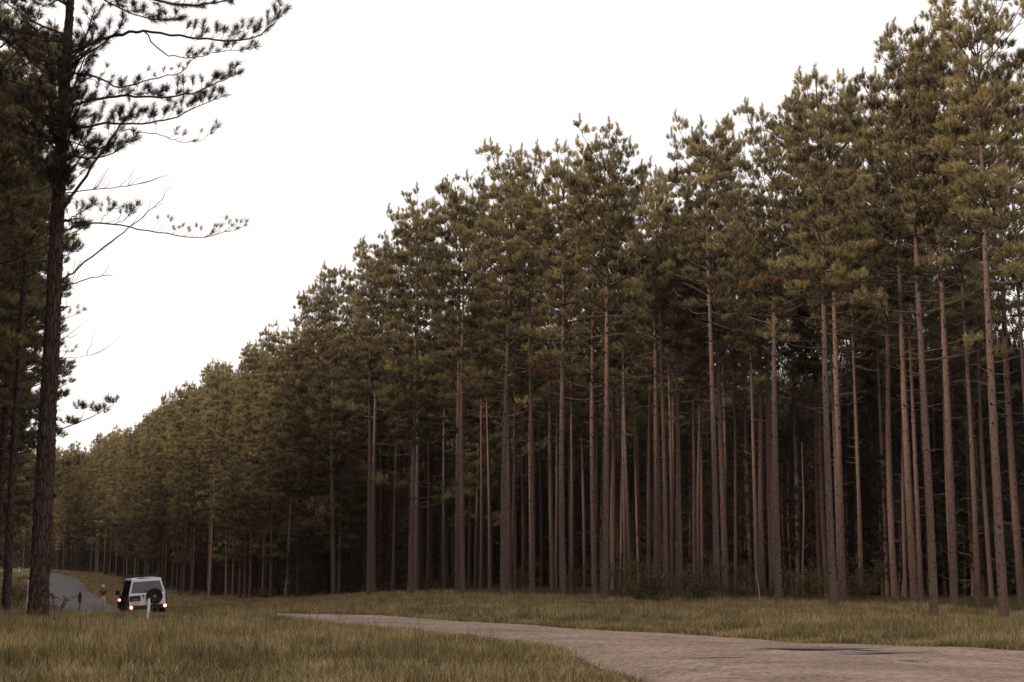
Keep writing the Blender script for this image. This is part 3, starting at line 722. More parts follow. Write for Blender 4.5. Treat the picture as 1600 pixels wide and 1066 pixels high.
# ------------------------------------------------------------------ left roadside stand (dark, cut by the frame)
LEFT = [(9, 62, 5, 1.04, 'dark pine just left of the thick old pine, trunk at the very left edge'),
        (-75, 52, 2, 1.02, 'pine beyond the left edge whose dark boughs reach into the picture'),
        (-52, 72, 7, 1.08, 'dark pine crown at the upper left behind the roadside trunks'),
        (-15, 92, 6, 1.1, 'smaller dark pine seen behind the roadside trunks at the left edge'),
        (-20, 106, 7, 1.1, 'further dark roadside pine with low boughs at the left edge'),
        (-170, 60, 5, 1.06, 'roadside pine outside the left edge, its outer boughs in view'),
        (-12, 68, 6, 1.05, 'dark roadside pine close behind the one at the very left edge'),
        (-32, 82, 5, 1.1, 'dark pine whose boughs fill the sky gap at the upper left edge'),
        (-8, 128, 7, 1.0, 'distant roadside pine with low dark crown left of the road')]
for (px, Y, v, s, lab) in LEFT:
    g = ground(px, Y); q_ = s*(1.35 if px < -12 else 1.05); place_pine(v, g, (q_, q_, s), pr.uniform(0, 6.28), lab, old=True)
for i, (px, Y) in enumerate([(-260, 75), (-140, 92), (-230, 110), (-330, 60), (-120, 128), (-60, 150), (-420, 45), (-300, 38), (-620, 34), (-520, 52), (-700, 44)]):
    g = ground(px, Y); place_pine(pr.choice([5, 6, 7]), g, (1.1, 1.1, 1.04), pr.uniform(0, 6.28), 'pine of the dark stand at the left edge, mostly out of view', 'pines of the left roadside stand', old=True)

# the thick old pine on the left, its branches laid out one by one
YT = 44.0
tree = empty('pine_tree', ground(60, YT)); tag(tree, 'thick old pine with furrowed bark and sparse hanging branches left of the car', 'pine tree')
base = np.array(tree.location)
TP = [(59, 985), (61, 900), (65, 800), (72, 650), (81, 500), (93, 300), (102, 150), (112, 0), (120, -150), (124, -260)]
path = []
for (a, b) in TP:
    p = at(a, b, YT); path.append((p.x-base[0], 0, p.z-base[2]))
path = np.array(path); path[0, 2] = -.4
zz = np.linspace(0, 1, 60); cpl = path
ttp = np.linspace(path[0, 2], path[-1, 2], 60); path_r = np.stack([np.interp(ttp, path[:, 2], path[:, 0]), .15*np.sin(ttp*.3), ttp], -1)
mbT, PT, radT = trunk_mesh('trunk', path[-1, 2], .29, 77, sides=28, seg=320, path=path_r, crown_base=15, stubs=True)
V, F, M, A = mbT.data()
rt = np.random.default_rng(8); nv = 320*28
# plated bark: vertical ridges worked into the trunk surface
ang = np.tile(np.arange(28), 320); hgt = np.repeat(np.arange(320), 28)
ridge = .014*np.sin(ang/28*2*math.pi*9+np.sin(hgt*.05)*2+np.sin(hgt*.13+ang))+rt.normal(size=nv)*.008
ctr = np.repeat(PT, 28, axis=0); dv = V[:nv]-ctr; V[:nv] += dv/np.linalg.norm(dv, axis=1)[:, None]*ridge[:, None]
obj('trunk', mesh_np('old_trunk', V, F, [M_bark2, M_stub], M, True), tree)
def loc(px, py, dy=0.): 
    p = at(px, py, YT+dy); return np.array([p.x, p.y, p.z])-base
rb_ = np.random.default_rng(9)
outN = []; crownW = MB(); 
def limb(pxs, r0, r1, dy=(0, 0), fol=None, twigs=0, name='branch'):
    n = len(pxs); P = np.array([loc(a, b, dy[0]+(dy[1]-dy[0])*i/(n-1)) for i, (a, b) in enumerate(pxs)])
    Pc = np.array([tuple(p) for p in catmull([tuple(p) for p in P], 4)])
    Pc[1:-1] += rb_.normal(size=(len(Pc)-2, 3))*.018
    mb = MB(); mb.tube(Pc, np.linspace(r0, r1, len(Pc)), 7, 0)
    for q in range(twigs):
        i = rb_.integers(2, len(Pc)-1); d = Pc[min(i+1, len(Pc)-1)]-Pc[i-1]; a = math.atan2(d[1], d[0])+rb_.choice([-1, 1])*rb_.uniform(.2, .9)
        Pt = limb_path(Pc[i], a, R(rb_.uniform(10, 50)), R(rb_.uniform(40, 85)), rb_.uniform(.4, 1.1), 6, rb_, .1)
        mb.tube(Pt, np.linspace(.010, .003, 6), 3, 0, False)
    mb.build(name, M_limb, tree)
    if fol:
        foliate(crownW, Pc, rb_, outN, **fol)
    return Pc
D = dict(t0=.3, step=.19, tw=.75, upbias=.55, ntf=3, rad=.010, tscale=.92, tone0=.10)
S = dict(t0=.35, step=.30, tw=.5, upbias=.7, ntf=1, rad=.007, tscale=.8, tone0=.15)
limb([(112, 82), (155, 63), (202, 52), (225, 49), (282, 57), (338, 62), (390, 61), (422, 42), (441, 23)], .055, .012, (0, -1.), dict(D, t0=.52, upbias=.9, tw=.95, step=.145))
limb([(225, 49), (249, 77), (272, 89), (310, 89), (347, 80), (395, 76)], .022, .008, (-.4, .6), dict(D, t0=.4, tw=.45, step=.2, ntf=2))
limb([(114, -12), (200, -8), (290, 8), (350, 2), (410, -14)], .05, .012, (0, 1.2), dict(D, upbias=.3, tw=.9, step=.145))
limb([(116, -60), (190, -55), (270, -35), (340, -25), (400, -30)], .05, .012, (0, -1.4), dict(D, upbias=.1, step=.14))
limb([(116, -30), (180, 10), (230, 28), (275, 30)], .03, .01, (0, -1.4), dict(D, upbias=.3, step=.14, t0=.2))
limb([(108, 112), (150, 120), (188, 136), (235, 124), (282, 113), (300, 94)], .035, .008, (0, .8), dict(S, t0=.1, step=.2, tw=.6))
limb([(106, 165), (170, 152), (211, 150), (265, 152), (310, 142), (340, 128), (370, 116)], .045, .010, (0, -1.0), dict(D, t0=.15, upbias=.5, step=.14))
limb([(106, 200), (164, 193), (220, 193), (268, 185), (305, 168), (345, 152)], .040, .010, (0, .7), dict(D, t0=.12, upbias=.85, step=.14))
limb([(98, 328), (117, 300), (155, 244), (188, 197), (207, 171)], .055, .016, (0, -1.3), dict(D, t0=.45, upbias=.5, step=.14))
limb([(190, 205), (235, 208), (263, 215), (282, 221), (310, 220), (338, 202)], .014, .005, (-1, -1.4), S)
limb([(105, 220), (150, 232), (185, 228), (212, 215)], .02, .006, (0, -1.6), dict(D, t0=.2, step=.2, ntf=2, tw=.5))
limb([(95, 302), (160, 295), (211, 288), (262, 274)], .018, .006, (0, -1.), None, 9)
limb([(94, 364), (122, 352), (155, 349), (202, 354), (263, 365), (319, 371), (380, 354)], .034, .008, (0, 1.2), dict(S, t0=.5, step=.14, tw=.8, upbias=.8, tscale=.7), 6)
limb([(155, 349), (165, 335), (176, 325)], .010, .005, (.3, .2), dict(S, t0=.2, step=.15, ntf=2), 1)
limb([(176, 351), (196, 342), (212, 322)], .010, .005, (.3, .2), dict(S, t0=.2, step=.15, ntf=2), 1)
limb([(90, 446), (122, 418), (164, 385), (202, 357), (239, 324), (268, 291)], .030, .006, (0, -1.4), None, 7)
limb([(90, 451), (127, 439), (160, 431), (176, 429)], .020, .008, (0, -.4), None, 3)
limb([(95, 350), (110, 341), (125, 333), (146, 322)], .025, .008, (0, -.5), dict(D, t0=.15, tw=.45, step=.14, ntf=2, tscale=.85))
limb([(95, 345), (112, 348), (128, 350)], .02, .008, (0, .8), dict(D, t0=.15, tw=.4, step=.16, ntf=2, tscale=.8, upbias=.1))
limb([(86, 359), (52, 345), (21, 331)], .022, .008, (0, -.8), None, 3)
limb([(92, 202), (55, 165), (32, 145)], .022, .008, (0, -1.2), None, 3)
limb([(98, 188), (83, 155), (80, 94), (86, 28)], .026, .010, (0, -1.2), None, 4)
limb([(98, 110), (60, 55), (25, 10)], .022, .008, (0, -.8), None, 3)
limb([(84, 480), (96, 486), (104, 478)], .022, .012, (0, -.5), None, 1)
limb([(82, 500), (104, 497), (130, 486)], .012, .005, (0, .7), dict(S, tscale=.6, step=.2))
limb([(78, 560), (100, 560), (135, 556), (170, 545)], .010, .004, (0, -.4), None, 3)
limb([(76, 555), (92, 549), (110, 550)], .012, .004, (0, .5), dict(S, tscale=.6, step=.2))
limb([(80, 530), (98, 529), (120, 522)], .018, .006, (0, -.4), None, 1)
limb([(75, 612), (90, 608), (106, 600)], .012, .005, (0, -.4), None, 1)
limb([(74, 640), (88, 641), (98, 640)], .010, .005, (0, -.4), None, 0)
# the body of the crown: boughs to all sides
for q in range(44):
    fy = rb_.uniform(-250, 330); ctrx = np.interp(fy, [-260, 0, 300], [122, 112, 93])
    a = rb_.uniform(math.pi*.62, math.pi*1.9) if fy > 0 else rb_.uniform(0, 6.28)
    p0 = loc(ctrx, fy, 0); Lb = rb_.uniform(1.4, 3.2)*(1 if fy > -120 else .7)
    Pb = limb_path(p0, a, R(rb_.uniform(0, 35)), R(rb_.uniform(10, 60)), Lb, 7, rb_)
    crownW.tube(Pb, np.linspace(.045, .012, 7), 5, 1, False)
    foliate(crownW, Pb, rb_, outN, **dict(D, t0=.2, step=.2))
for q in range(9):   # short boughs towards and away from the camera around the stem
    fy = rb_.uniform(90, 270); p0 = loc(100, fy, 0); a = rb_.choice([-1, 1])*rb_.uniform(.9, 1.5)
    Pb = limb_path(p0, a, R(5), R(35), rb_.uniform(1.4, 2.6), 7, rb_)
    crownW.tube(Pb, np.linspace(.04, .012, 7), 5, 1, False); foliate(crownW, Pb, rb_, outN, **dict(D, t0=.15, step=.16))
pos = np.array([o[0] for o in outN]); dr_ = np.array([o[1] for o in outN]); sc = np.array([o[2] for o in outN]); tn = np.array([o[3] for o in outN])
V1, F1, t1 = tufts_mesh(pos, dr_, sc, tn, TT_near, rb_); V2, F2, M2, A2 = crownW.data(); n1 = len(V1)
obj('crown', mesh_np('old_crown', np.vstack([V1, V2]), [F1]+[f+n1 for f in F2], [M_needle, M_limb], np.concatenate([np.zeros(len(F1)), np.ones(sum(len(f) for f in F2))]), False,
    {'tone': np.concatenate([t1, A2])}), tree)

# ------------------------------------------------------------------ grass
def clump(seed, nb, h, spread, w):
    r = np.random.default_rng(seed); Vs = []; tones = []; F = []
    for b in range(nb):
        a = r.uniform(0, 6.28); d = spread*math.sqrt(r.uniform()); x, y = d*math.cos(a), d*math.sin(a)
        hh = h*r.uniform(.45, 1.15); la = r.uniform(0, 6.28); ln = hh*r.uniform(.08, .55)
        sx, sy = -math.sin(la)*w/2, math.cos(la)*w/2; fa = r.uniform(0, 3.14); sx, sy = w/2*math.cos(fa), w/2*math.sin(fa)
        n = sum(len(v) for v in Vs)
        mx, my = x+math.cos(la)*ln*.3, y+math.sin(la)*ln*.3; tx, ty = x+math.cos(la)*ln, y+math.sin(la)*ln
        Vs.append([(x-sx, y-sy, -.04), (x+sx, y+sy, -.04), (mx+sx*.85, my+sy*.85, hh*.55), (mx-sx*.85, my-sy*.85, hh*.55), (tx, ty, hh*(1-.25*ln/hh))])
        t = r.uniform(.05, .85)
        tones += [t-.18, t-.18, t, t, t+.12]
        F.append((n, n+1, n+2, n+3)); F.append((n+3, n+2, n+4, n+4))
    V = np.array([v for vs in Vs for v in vs]); F4 = np.array([f for f in F if f[2] != f[3]]); F3 = np.array([f[:3] for f in F if f[2] == f[3]])
    return V, F3, F4, np.array(tones)
def grass_field(name, P, rots, scales, var, clumps, label):
    """the clump shapes are part of the mesh itself; node instances spread them over the points"""
    Vs = []; F3 = []; F4 = []; tn = []; cid = []; n = 0
    for i, (V, f3, f4, t) in enumerate(clumps):
        Vs.append(V); F3.append(f3+n); F4.append(f4+n); tn.append(t); cid.append(np.full(len(V), i)); n += len(V)
    npnt = len(P); Vs.append(np.asarray(P)); tn.append(np.zeros(npnt)); cid.append(np.full(npnt, -1))
    me = mesh_np(name, np.vstack(Vs), [np.vstack(F3), np.vstack(F4)], [M_grass], None, False, {'tone': np.concatenate(tn)})
    a = me.attributes.new('cid', 'INT', 'POINT'); a.data.foreach_set('value', np.concatenate(cid).astype(np.int32))
    z3 = np.zeros((n, 3))
    for k, arr in (('rot', rots), ('scl', scales)):
        a = me.attributes.new(k, 'FLOAT_VECTOR', 'POINT'); a.data.foreach_set('vector', np.vstack([z3, arr]).astype(np.float32).ravel())
    a = me.attributes.new('var', 'INT', 'POINT'); a.data.foreach_set('value', np.concatenate([np.full(n, -1), var]).astype(np.int32))
    o = obj(name, me)
    ng = bpy.data.node_groups.new(name, 'GeometryNodeTree')
    ng.interface.new_socket('Geometry', in_out='INPUT', socket_type='NodeSocketGeometry'); ng.interface.new_socket('Geometry', in_out='OUTPUT', socket_type='NodeSocketGeometry')
    gi = ng.nodes.new('NodeGroupInput'); go = ng.nodes.new('NodeGroupOutput'); jn = ng.nodes.new('GeometryNodeJoinGeometry'); l = ng.links.new
    def att(nm, dt):
        q = ng.nodes.new('GeometryNodeInputNamedAttribute'); q.data_type = dt; q.inputs[0].default_value = nm; return q
    e2r = ng.nodes.new('FunctionNodeEulerToRotation'); l(att('rot', 'FLOAT_VECTOR').outputs[0], e2r.inputs[0]); sc = att('scl', 'FLOAT_VECTOR')
    def eq(attr, v):
        c = ng.nodes.new('FunctionNodeCompare'); c.data_type = 'INT'; c.operation = 'EQUAL'; c.inputs[3].default_value = v; l(att(attr, 'INT').outputs[0], c.inputs[2]); return c
    for i in range(len(clumps)):
        sg = ng.nodes.new('GeometryNodeSeparateGeometry'); sg.domain = 'POINT'; l(gi.outputs[0], sg.inputs[0]); l(eq('cid', i).outputs[0], sg.inputs[1])
        sp = ng.nodes.new('GeometryNodeSeparateGeometry'); sp.domain = 'POINT'; l(gi.outputs[0], sp.inputs[0]); l(eq('var', i).outputs[0], sp.inputs[1])
        ip = ng.nodes.new('GeometryNodeInstanceOnPoints'); l(sp.outputs[0], ip.inputs['Points']); l(sg.outputs[0], ip.inputs['Instance'])
        l(e2r.outputs[0], ip.inputs['Rotation']); l(sc.outputs[0], ip.inputs['Scale']); l(ip.outputs[0], jn.inputs[0])
    l(jn.outputs[0], go.inputs[0])
    m = o.modifiers.new('scatter', 'NODES'); m.node_group = ng
    return tag(o, label, 'grass', kind='stuff')
gr_ = np.random.default_rng(15)
def noise2(x, y, s, seed):
    r = np.random.default_rng(seed); v = np.zeros_like(x)
    for k in range(7):
        a = r.uniform(0, 6.28); f = s*r.uniform(.6, 1.7); v += np.sin((x*math.cos(a)+y*math.sin(a))*f+r.uniform(0, 6.28))
    return v/3.7
def edge_dist(x, y):
    """distance past the plantation edge (positive inside the forest)"""
    best = np.full(x.shape, 1e9); sgn = np.ones(x.shape)
    for i in range(len(EDGE)-1):
        a = EDGE[i]; d = EDGE[i+1]-a; L2 = d@d
        t = np.clip(((x-a[0])*d[0]+(y-a[1])*d[1])/L2, 0, 1); ex = x-a[0]-t*d[0]; ey = y-a[1]-t*d[1]; dd = np.hypot(ex, ey)
        s = np.sign(ex*d[1]-ey*d[0]); m = dd < best; best = np.where(m, dd, best); sgn = np.where(m, s, sgn)
    return best*sgn
# near and middle grass
P = []
def scatter(y0, y1, dens, xpad=4):
    area = 0; out = []
    yy = np.arange(y0, y1, 2.)
    for y in yy:
        xl = -.345*y-xpad; xr = min(.345*y+xpad, 40); n = int((xr-xl)*2*dens)
        out.append(np.stack([gr_.uniform(xl, xr, n), gr_.uniform(y, y+2, n)], -1))
    return np.vstack(out)
G = np.vstack([scatter(14, 34, 30), scatter(34, 60, 22), scatter(60, 100, 11), scatter(100, 180, 4.5), scatter(180, 320, 2.)])
x, y = G[:, 0], G[:, 1]
rd = on_road(x, y); ed = edge_dist(x, y)
keep = (rd > gr_.uniform(-.75, .1, len(x))) & (ed < gr_.uniform(.8, 5.0, len(x)))
keep &= ~((noise2(x, y, 1.4, 4) > 1.15) & (gr_.uniform(size=len(x)) < .7))
x, y, rd, ed = x[keep], y[keep], rd[keep], ed[keep]
hs = .42+.20*sstep(-.7, .1, rd)+.38*sstep(.0, 2.2, rd); hs *= np.where((x < -1) & (y < 60), 1.0, 1.0)
hs *= 1+.28*noise2(x, y, .5, 5)+.15*noise2(x, y, 2.1, 6)
carx, cary = ground(222, 82).x, 82
hs *= 1-.78*np.exp(-((x-carx)**2+(y-cary+3)**2)/40.)
hs *= np.where((y > 58) & (y < 122) & (x < -.22*y), .5, 1.)*(1-.38*sstep(42, 47, y)*sstep(62, 56, y)*sstep(-.19, -.23, x/y))
pst = ground(230, 43); hs *= 1-.6*np.exp(-((x-pst.x)**2/1.2+(y-pst.y)**2/8.))
far_ = np.clip((y-100)/100, 0, 1); wid = 1+far_*2.2+np.clip((y-45)/60, 0, 1)*.6
var = gr_.integers(0, 5, len(x)); tall = (gr_.uniform(size=len(x)) < np.where((x < 0) & (y < 60), .13, .07)*(1+noise2(x, y, .8, 9))) & (rd > .7); var = np.where(tall, gr_.integers(5, 7, len(x)), var)
rots = np.stack([gr_.normal(size=len(x))*.08, gr_.normal(size=len(x))*.08, gr_.uniform(0, 6.28, len(x))], -1)
scl = np.stack([wid, wid, np.clip(hs, .3, 1.6)], -1)
CL = [clump(100+i, 26, .30+.045*(i % 3), .15, .010) for i in range(5)]+[clump(200, 10, .66, .14, .008), clump(201, 14, .52, .16, .009)]
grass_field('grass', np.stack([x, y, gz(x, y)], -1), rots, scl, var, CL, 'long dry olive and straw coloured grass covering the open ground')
print('grass clumps', len(x))

# ------------------------------------------------------------------ shrubs, saplings, twigs
def leaf_shrub(name, loc, w, h, nstem, nleaf, seed, label, leaf=.07, m=M_leaf, group=None):
    r = np.random.default_rng(seed); root = empty(name, loc); tag(root, label, 'shrub' if name == 'shrub' else 'sapling', group); mb = MB(); LV = []; 
    for s_ in range(nstem):
        a = r.uniform(0, 6.28); d = w*.35*r.uniform(); p0 = (d*math.cos(a), d*math.sin(a), -.1)
        P_ = limb_path(p0, a, R(r.uniform(55, 85)), R(r.uniform(20, 75)), h*r.uniform(.6, 1.15), 7, r, .12); mb.tube(P_, np.linspace(.02, .005, 7), 4, 0, False)
        for k in range(4):
            i = r.integers(2, 7); Pt = limb_path(P_[i], r.uniform(0, 6.28), R(10), R(45), w*r.uniform(.2, .5), 4, r, .15); mb.tube(Pt, np.linspace(.008, .003, 4), 3, 0, False)
            n = nleaf//(nstem*4); t = r.uniform(0, 1, n); base_ = Pt[0]+(Pt[-1]-Pt[0])*t[:, None]+r.normal(size=(n, 3))*.09; LV.append(base_)
    mb.build('stem', M_limb, root)
    B = np.vstack(LV); n = len(B); d1 = r.normal(size=(n, 3)); d1[:, 2] = np.abs(d1[:, 2])*.4; d1 /= np.linalg.norm(d1, axis=1)[:, None]; d2 = np.cross(d1, r.normal(size=(n, 3))); d2 /= np.linalg.norm(d2, axis=1)[:, None]
    L_ = leaf*r.uniform(.6, 1.3, n)[:, None]
    V = np.stack([B, B+d1*L_*.5+d2*L_*.28, B+d1*L_, B+d1*L_*.5-d2*L_*.28], 1).reshape(-1, 3)
    obj('foliage', mesh_np('foliage', V, [np.arange(len(V)).reshape(-1, 4)], [m], None, False, {'tone': np.repeat(r.uniform(.1, .9, n), 4)}), root)
    return root
SH = [(1012, 68, 1.5, 1.5, 'low dark bush at the left end of the undergrowth beside the verge'), (1055, 66, 2.2, 1.9, 'largest bush of the undergrowth, left of the spiky-topped pine'),
      (1092, 67, 1.8, 2.1, 'rounded bush touching the trunk in front of the undergrowth'), (1150, 70, 1.8, 1.7, 'dark bush just right of the paired trunks at the verge'),
      (1205, 71, 1.8, 1.5, 'low bush behind the leaning pale stick'), (1265, 72, 2.2, 2.4, 'open leggy bush left of the thick dark-footed pine'),
      (1340, 74, 2.0, 1.9, 'dim bush in the shade right of the twin trunks'), (905, 96, 1.8, 2.2, 'faint bush in the shade between two thin trunks in mid-row'),
      (990, 92, 2.2, 2.6, 'faint tall bush in the shade left of the undergrowth'), (820, 110, 1.6, 2.4, 'faint leafy bush deep between the middle trunks'),
      (86, 70, .30, 1.45, 'small dark shrub in the grass right of the thick old pine'), (18, 105, 3.2, 2.2, 'dark scrub at the left edge beyond the roadside trunks'),
      (38, 118, 3.0, 2.0, 'dark scrub left of the thick old pine near the far road'), (420, 128, 1.6, 1.3, 'small shrub with bare twigs at the foot of the sloping treeline')]
for i, (px, Y, w, h, lab) in enumerate(SH):
    leaf_shrub('shrub', ground(px, Y), w, h, 10 if w > .5 else 5, 2600 if w > .5 else 500, 300+i, lab, .085)
M_pale = varied('pale_stick_bark', (.24, .20, .15), (.36, .31, .23), 6, .9, .2)
def stick(pxs, Y, r0, r1, label, cat, name, tw=2):
    P_ = np.array([tuple(at(a, b, Y)) for a, b in pxs]); Pc = np.array([tuple(p) for p in catmull([tuple(p) for p in P_], 4)]); b0 = Pc[0].copy()
    root = empty(name, b0); tag(root, label, cat); Pc -= b0; mb = MB(); mb.tube(Pc, np.linspace(r0, r1, len(Pc)), 6)
    mb.build('stem', M_pale, root); r = np.random.default_rng(int(pxs[0][0])); tb = MB()
    for q in range(tw):
        i = r.integers(len(Pc)//3, len(Pc)); Pt = limb_path(Pc[i], r.uniform(0, 6.28), R(30), R(60), .5, 4, r, .15); tb.tube(Pt, np.linspace(r1*.8, r1*.3, 4), 3, 0, False)
    if tw: tb.build('twig', M_pale, root)
stick([(1187, 950), (1186, 925), (1184, 910), (1181, 895)], 66, .03, .018, 'pale bare stick leaning at the edge of the verge', 'stick', 'leaning_stick', 0)
stick([(1255, 950), (1254, 880), (1256, 800), (1254, 740), (1253, 690)], 88, .055, .03, 'pale greenish bare sapling in the dark plantation', 'sapling', 'bare_sapling', 3)
stick([(1073, 948), (1072, 930), (1074, 918)], 68, .02, .012, 'short pale stick in front of the largest bush', 'stick', 'dry_stick', 1)
stick([(306, 948), (309, 938), (315, 930)], 78, .03, .012, 'short pale bent stick in the field right of the car', 'stick', 'dry_stick', 1)
stick([(446, 938), (445, 922), (448, 912)], 112, .04, .02, 'forked pale dead shrub stem before the sloping treeline', 'stick', 'dry_stick', 4)

# ------------------------------------------------------------------ posts
M_white = varied('weathered_white_paint', (.62, .60, .55), (.80, .78, .74), 6, .6, .4)
M_dark = mat('dark_plastic', (.02, .019, .019), .6, .3); M_refl = mat('reflector', (.45, .06, .04), .3, .6)
def guide_post(px, Y, py_top, wid, label, tilt=(0, 0), strap=False):
    g = ground(px, Y); h = at(px, py_top, Y).z-g.z
    root = empty('guide_post', g); root.rotation_euler = (tilt[0], tilt[1], 0); tag(root, label, 'guide post')
    mb = MB(); n = 10
    prof = [(-wid/2, -.3), (wid/2, -.3), (wid/2, h-.06), (wid*.38, h-.015), (wid*.2, h), (-wid*.2, h), (-wid*.38, h-.015), (-wid/2, h-.06)]
    mb.poly(prof, -wid*.16, wid*.16); mb.build('post', M_white, root, bevel=.004)
    rf = MB(); rf.box((0, -wid*.19, h-.2), (wid*.5, .01, .12)); rf.build('reflector', M_refl if not strap else mat('grey_reflector', (.35, .34, .33), .3, .6), root)
    if strap:
        sb = MB(); sb.box((wid*.12, -wid*.22, h*.62), (wid*1.15, .03, h*.45)); sb.box((wid*.12, wid*.22, h*.62), (wid*1.15, .03, h*.45)); sb.build('marker_plate', M_white, root, bevel=.004)
guide_post(230, 44.5, 935, .065, 'white guide post in the grass before the spare wheel of the car', (0, .05), True)
guide_post(30, 262, 886, .16, 'tiny white guide post at the far verge, left of the thick old pine')
guide_post(42, 104, 906, .09, 'white guide post half hidden by the left side of the thick old pine')
# brown marker on a stake
g = ground(124, 64); mk = empty('marker_stake', g); tag(mk, 'dark stake with a narrow rounded marker plate in the grass before the road', 'marker')
M_brown = varied('weathered_dark_wood', (.035, .026, .022), (.075, .055, .05), 8, .9, .1)
h = at(124, 930, 64).z-g.z
mb = MB(); mb.tube([(0, 0, -.3), (.0, 0, h)], [.03, .025], 6); mb.build('stake', M_brown, mk)
mb = MB(); w_ = .075; mb.poly([(-w_, h-.26), (-w_*.6, h-.32), (w_*.6, h-.32), (w_, h-.26), (w_, h+.02), (w_*.5, h+.08), (w_*.25, h+.14), (-w_*.25, h+.14), (-w_*.5, h+.08), (-w_, h+.02)], -.05, -.03); mb.build('marker_plate', M_brown, mk)

# ------------------------------------------------------------------ the car
CARY = 82.0
cg = ground(222, CARY); car = empty('off_road_car', cg)
car.rotation_euler = (0, R(0), 0)
tag(car, 'boxy white four-wheel-drive car with dark sides, spare wheel and glowing tail lamps', 'car')
# local frame: +y forward, x right, z up.
M_wp = varied('white_car_paint', (.78, .82, .84), (.84, .87, .89), 2, .35, .5); M_dk = varied('dark_side_paint', (.008, .007, .008), (.014, .012, .012), 3, .9, .03)
M_glass = mat('tinted_glass', (.03, .035, .037), .12, .6); M_sglass = mat('dark_side_glass', (.006, .006, .007), .9, .01); M_rub = varied('tyre_rubber', (.012, .012, .012), (.025, .024, .024), 20, .85, .2)
M_steel = mat('rim_steel', (.35, .35, .36), .4, .5, .8); M_blk = mat('black_bumper', (.02, .019, .02), .6, .35)
M_red = mat('red_lens', (.5, .01, .01), .3, .5, emit=(1., .02, .01), es=1.6); M_hot = mat('lamp_bulb', (1, .8, .7), .3, .5, emit=(1, .62, .5), es=9)
def loft(mb, secs, m=0, capm=None):
    """sections: list of (y, [(x,z)...]) joined front to back"""
    k = len(secs[0][1]); V = [(x, y, z) for y, sct in secs for x, z in sct]; n = len(secs)
    F = [(i*k+j, (i+1)*k+j, (i+1)*k+(j+1) % k, i*k+(j+1) % k) for i in range(n-1) for j in range(k)]
    mb.add(V, F, m)
    for yi, fl in ((0, 0), (n-1, 1)):
        sct = V[yi*k:(yi+1)*k]; c = tuple(np.mean(sct, 0)); f = [((j+1) % k, j, k) if fl else (j, (j+1) % k, k) for j in range(k)]
        mb.add(sct+[c], f, capm if capm is not None else m)
def lower(w, z0, z1, b=.07):
    return [(-w+b, z0), (w-b, z0), (w, z0+b), (w+.015, (z0+z1)/2), (w-.01, z1-b*.4), (w-b, z1), (-w+b, z1), (-w+.01, z1-b*.4), (-w-.015, (z0+z1)/2), (-w, z0+b)]
mb = MB(); B0, B1, BE = .42, 1.08, .92
loft(mb, [(-2.2, lower(.86, .50, 1.06)), (-2.05, lower(BE-.01, .45, B1)), (-1.6, lower(BE, B0, B1)), (.6, lower(BE, B0, B1)), (1.25, lower(.91, B0, 1.06)), (2.1, lower(.88, .46, 1.0)), (2.35, lower(.80, .55, .92))])
mb.build('body', M_dk, car, smooth=False, bevel=.02)
def upper(wb, wt, z0, z1):
    return [(-wb, z0), (wb, z0), (wt+.03, z1-.10), (wt-.05, z1-.01), (0, z1+.02), (-wt+.05, z1-.01), (-wt-.03, z1-.10)]
mb = MB(); loft(mb, [(-2.12, upper(.87, .70, B1-.01, 1.80)), (-1.9, upper(.87, .71, B1-.01, 1.86)), (.35, upper(.87, .71, B1-.01, 1.86)), (.62, upper(.87, .70, B1-.01, 1.78)), (1.2, upper(.85, .80, B1-.01, 1.14))])
mb.build('cabin', M_dk, car, bevel=.015)
# roof skin, white
mb = MB(); loft(mb, [(-2.14, [(-.72, 1.775), (.72, 1.775), (.70, 1.85), (-.70, 1.85)]), (.4, [(-.72, 1.80), (.72, 1.80), (.68, 1.885), (-.68, 1.885)])]); mb.build('roof', M_wp, car, bevel=.015)
# side windows
for sx in (-1, 1):
    for (y0, y1) in ((-1.95, -1.05), (-.95, -.12), (-.02, .62)):
        mb = MB(); a = lambda y, z: (sx*(.872-(z-1.08)*.24+.008), y, z)
        V = [a(y0, 1.14), a(y1, 1.14), a(y1-.06*(y1 > .5)*4, 1.68), a(y0, 1.68)]; V2_ = [(p[0]-sx*.02, p[1], p[2]) for p in V]
        mb.add(V+V2_, [(0, 1, 2, 3), (7, 6, 5, 4), (0, 4, 5, 1), (1, 5, 6, 2), (2, 6, 7, 3), (3, 7, 4, 0)]); mb.build('side_window', M_sglass, car)
# rear door, white, leaning in at the top; window, trim
def rear_y(z): return -2.215+max(0, z-1.08)*.13
def rplate(mb, pts, t0=0., t=.03, m=0):
    n = len(pts); a = [(x, rear_y(z)-t0-t, z) for x, z in pts]; b = [(x, rear_y(z)-t0, z) for x, z in pts]
    mb.add(a+b, [(i, (i+1) % n, (i+1) % n+n, i+n) for i in range(n)], m); ca = tuple(np.mean(a, 0)); mb.add(a+[ca], [((i+1) % n, i, n) for i in range(n)], m); cb2 = tuple(np.mean(b, 0)); mb.add(b+[cb2], [(i, (i+1) % n, n) for i in range(n)], m)
rd_ = MB()
rplate(rd_, [(-.86, 1.06), (.86, 1.06), (.86, 1.18), (-.86, 1.18)])           # belt
rplate(rd_, [(-.86, 1.181), (-.77, 1.181), (-.64, 1.72), (-.715, 1.72)])       # left pillar
rplate(rd_, [(.77, 1.181), (.86, 1.181), (.715, 1.72), (.64, 1.72)])
rplate(rd_, [(-.715, 1.721), (.715, 1.721), (.69, 1.84), (-.69, 1.84)])        # header
rplate(rd_, [(-.86, .56), (.86, .56), (.86, 1.059), (-.86, 1.059)])           # lower panel
rdo = rd_.build('rear_door', M_wp, car, bevel=.008)
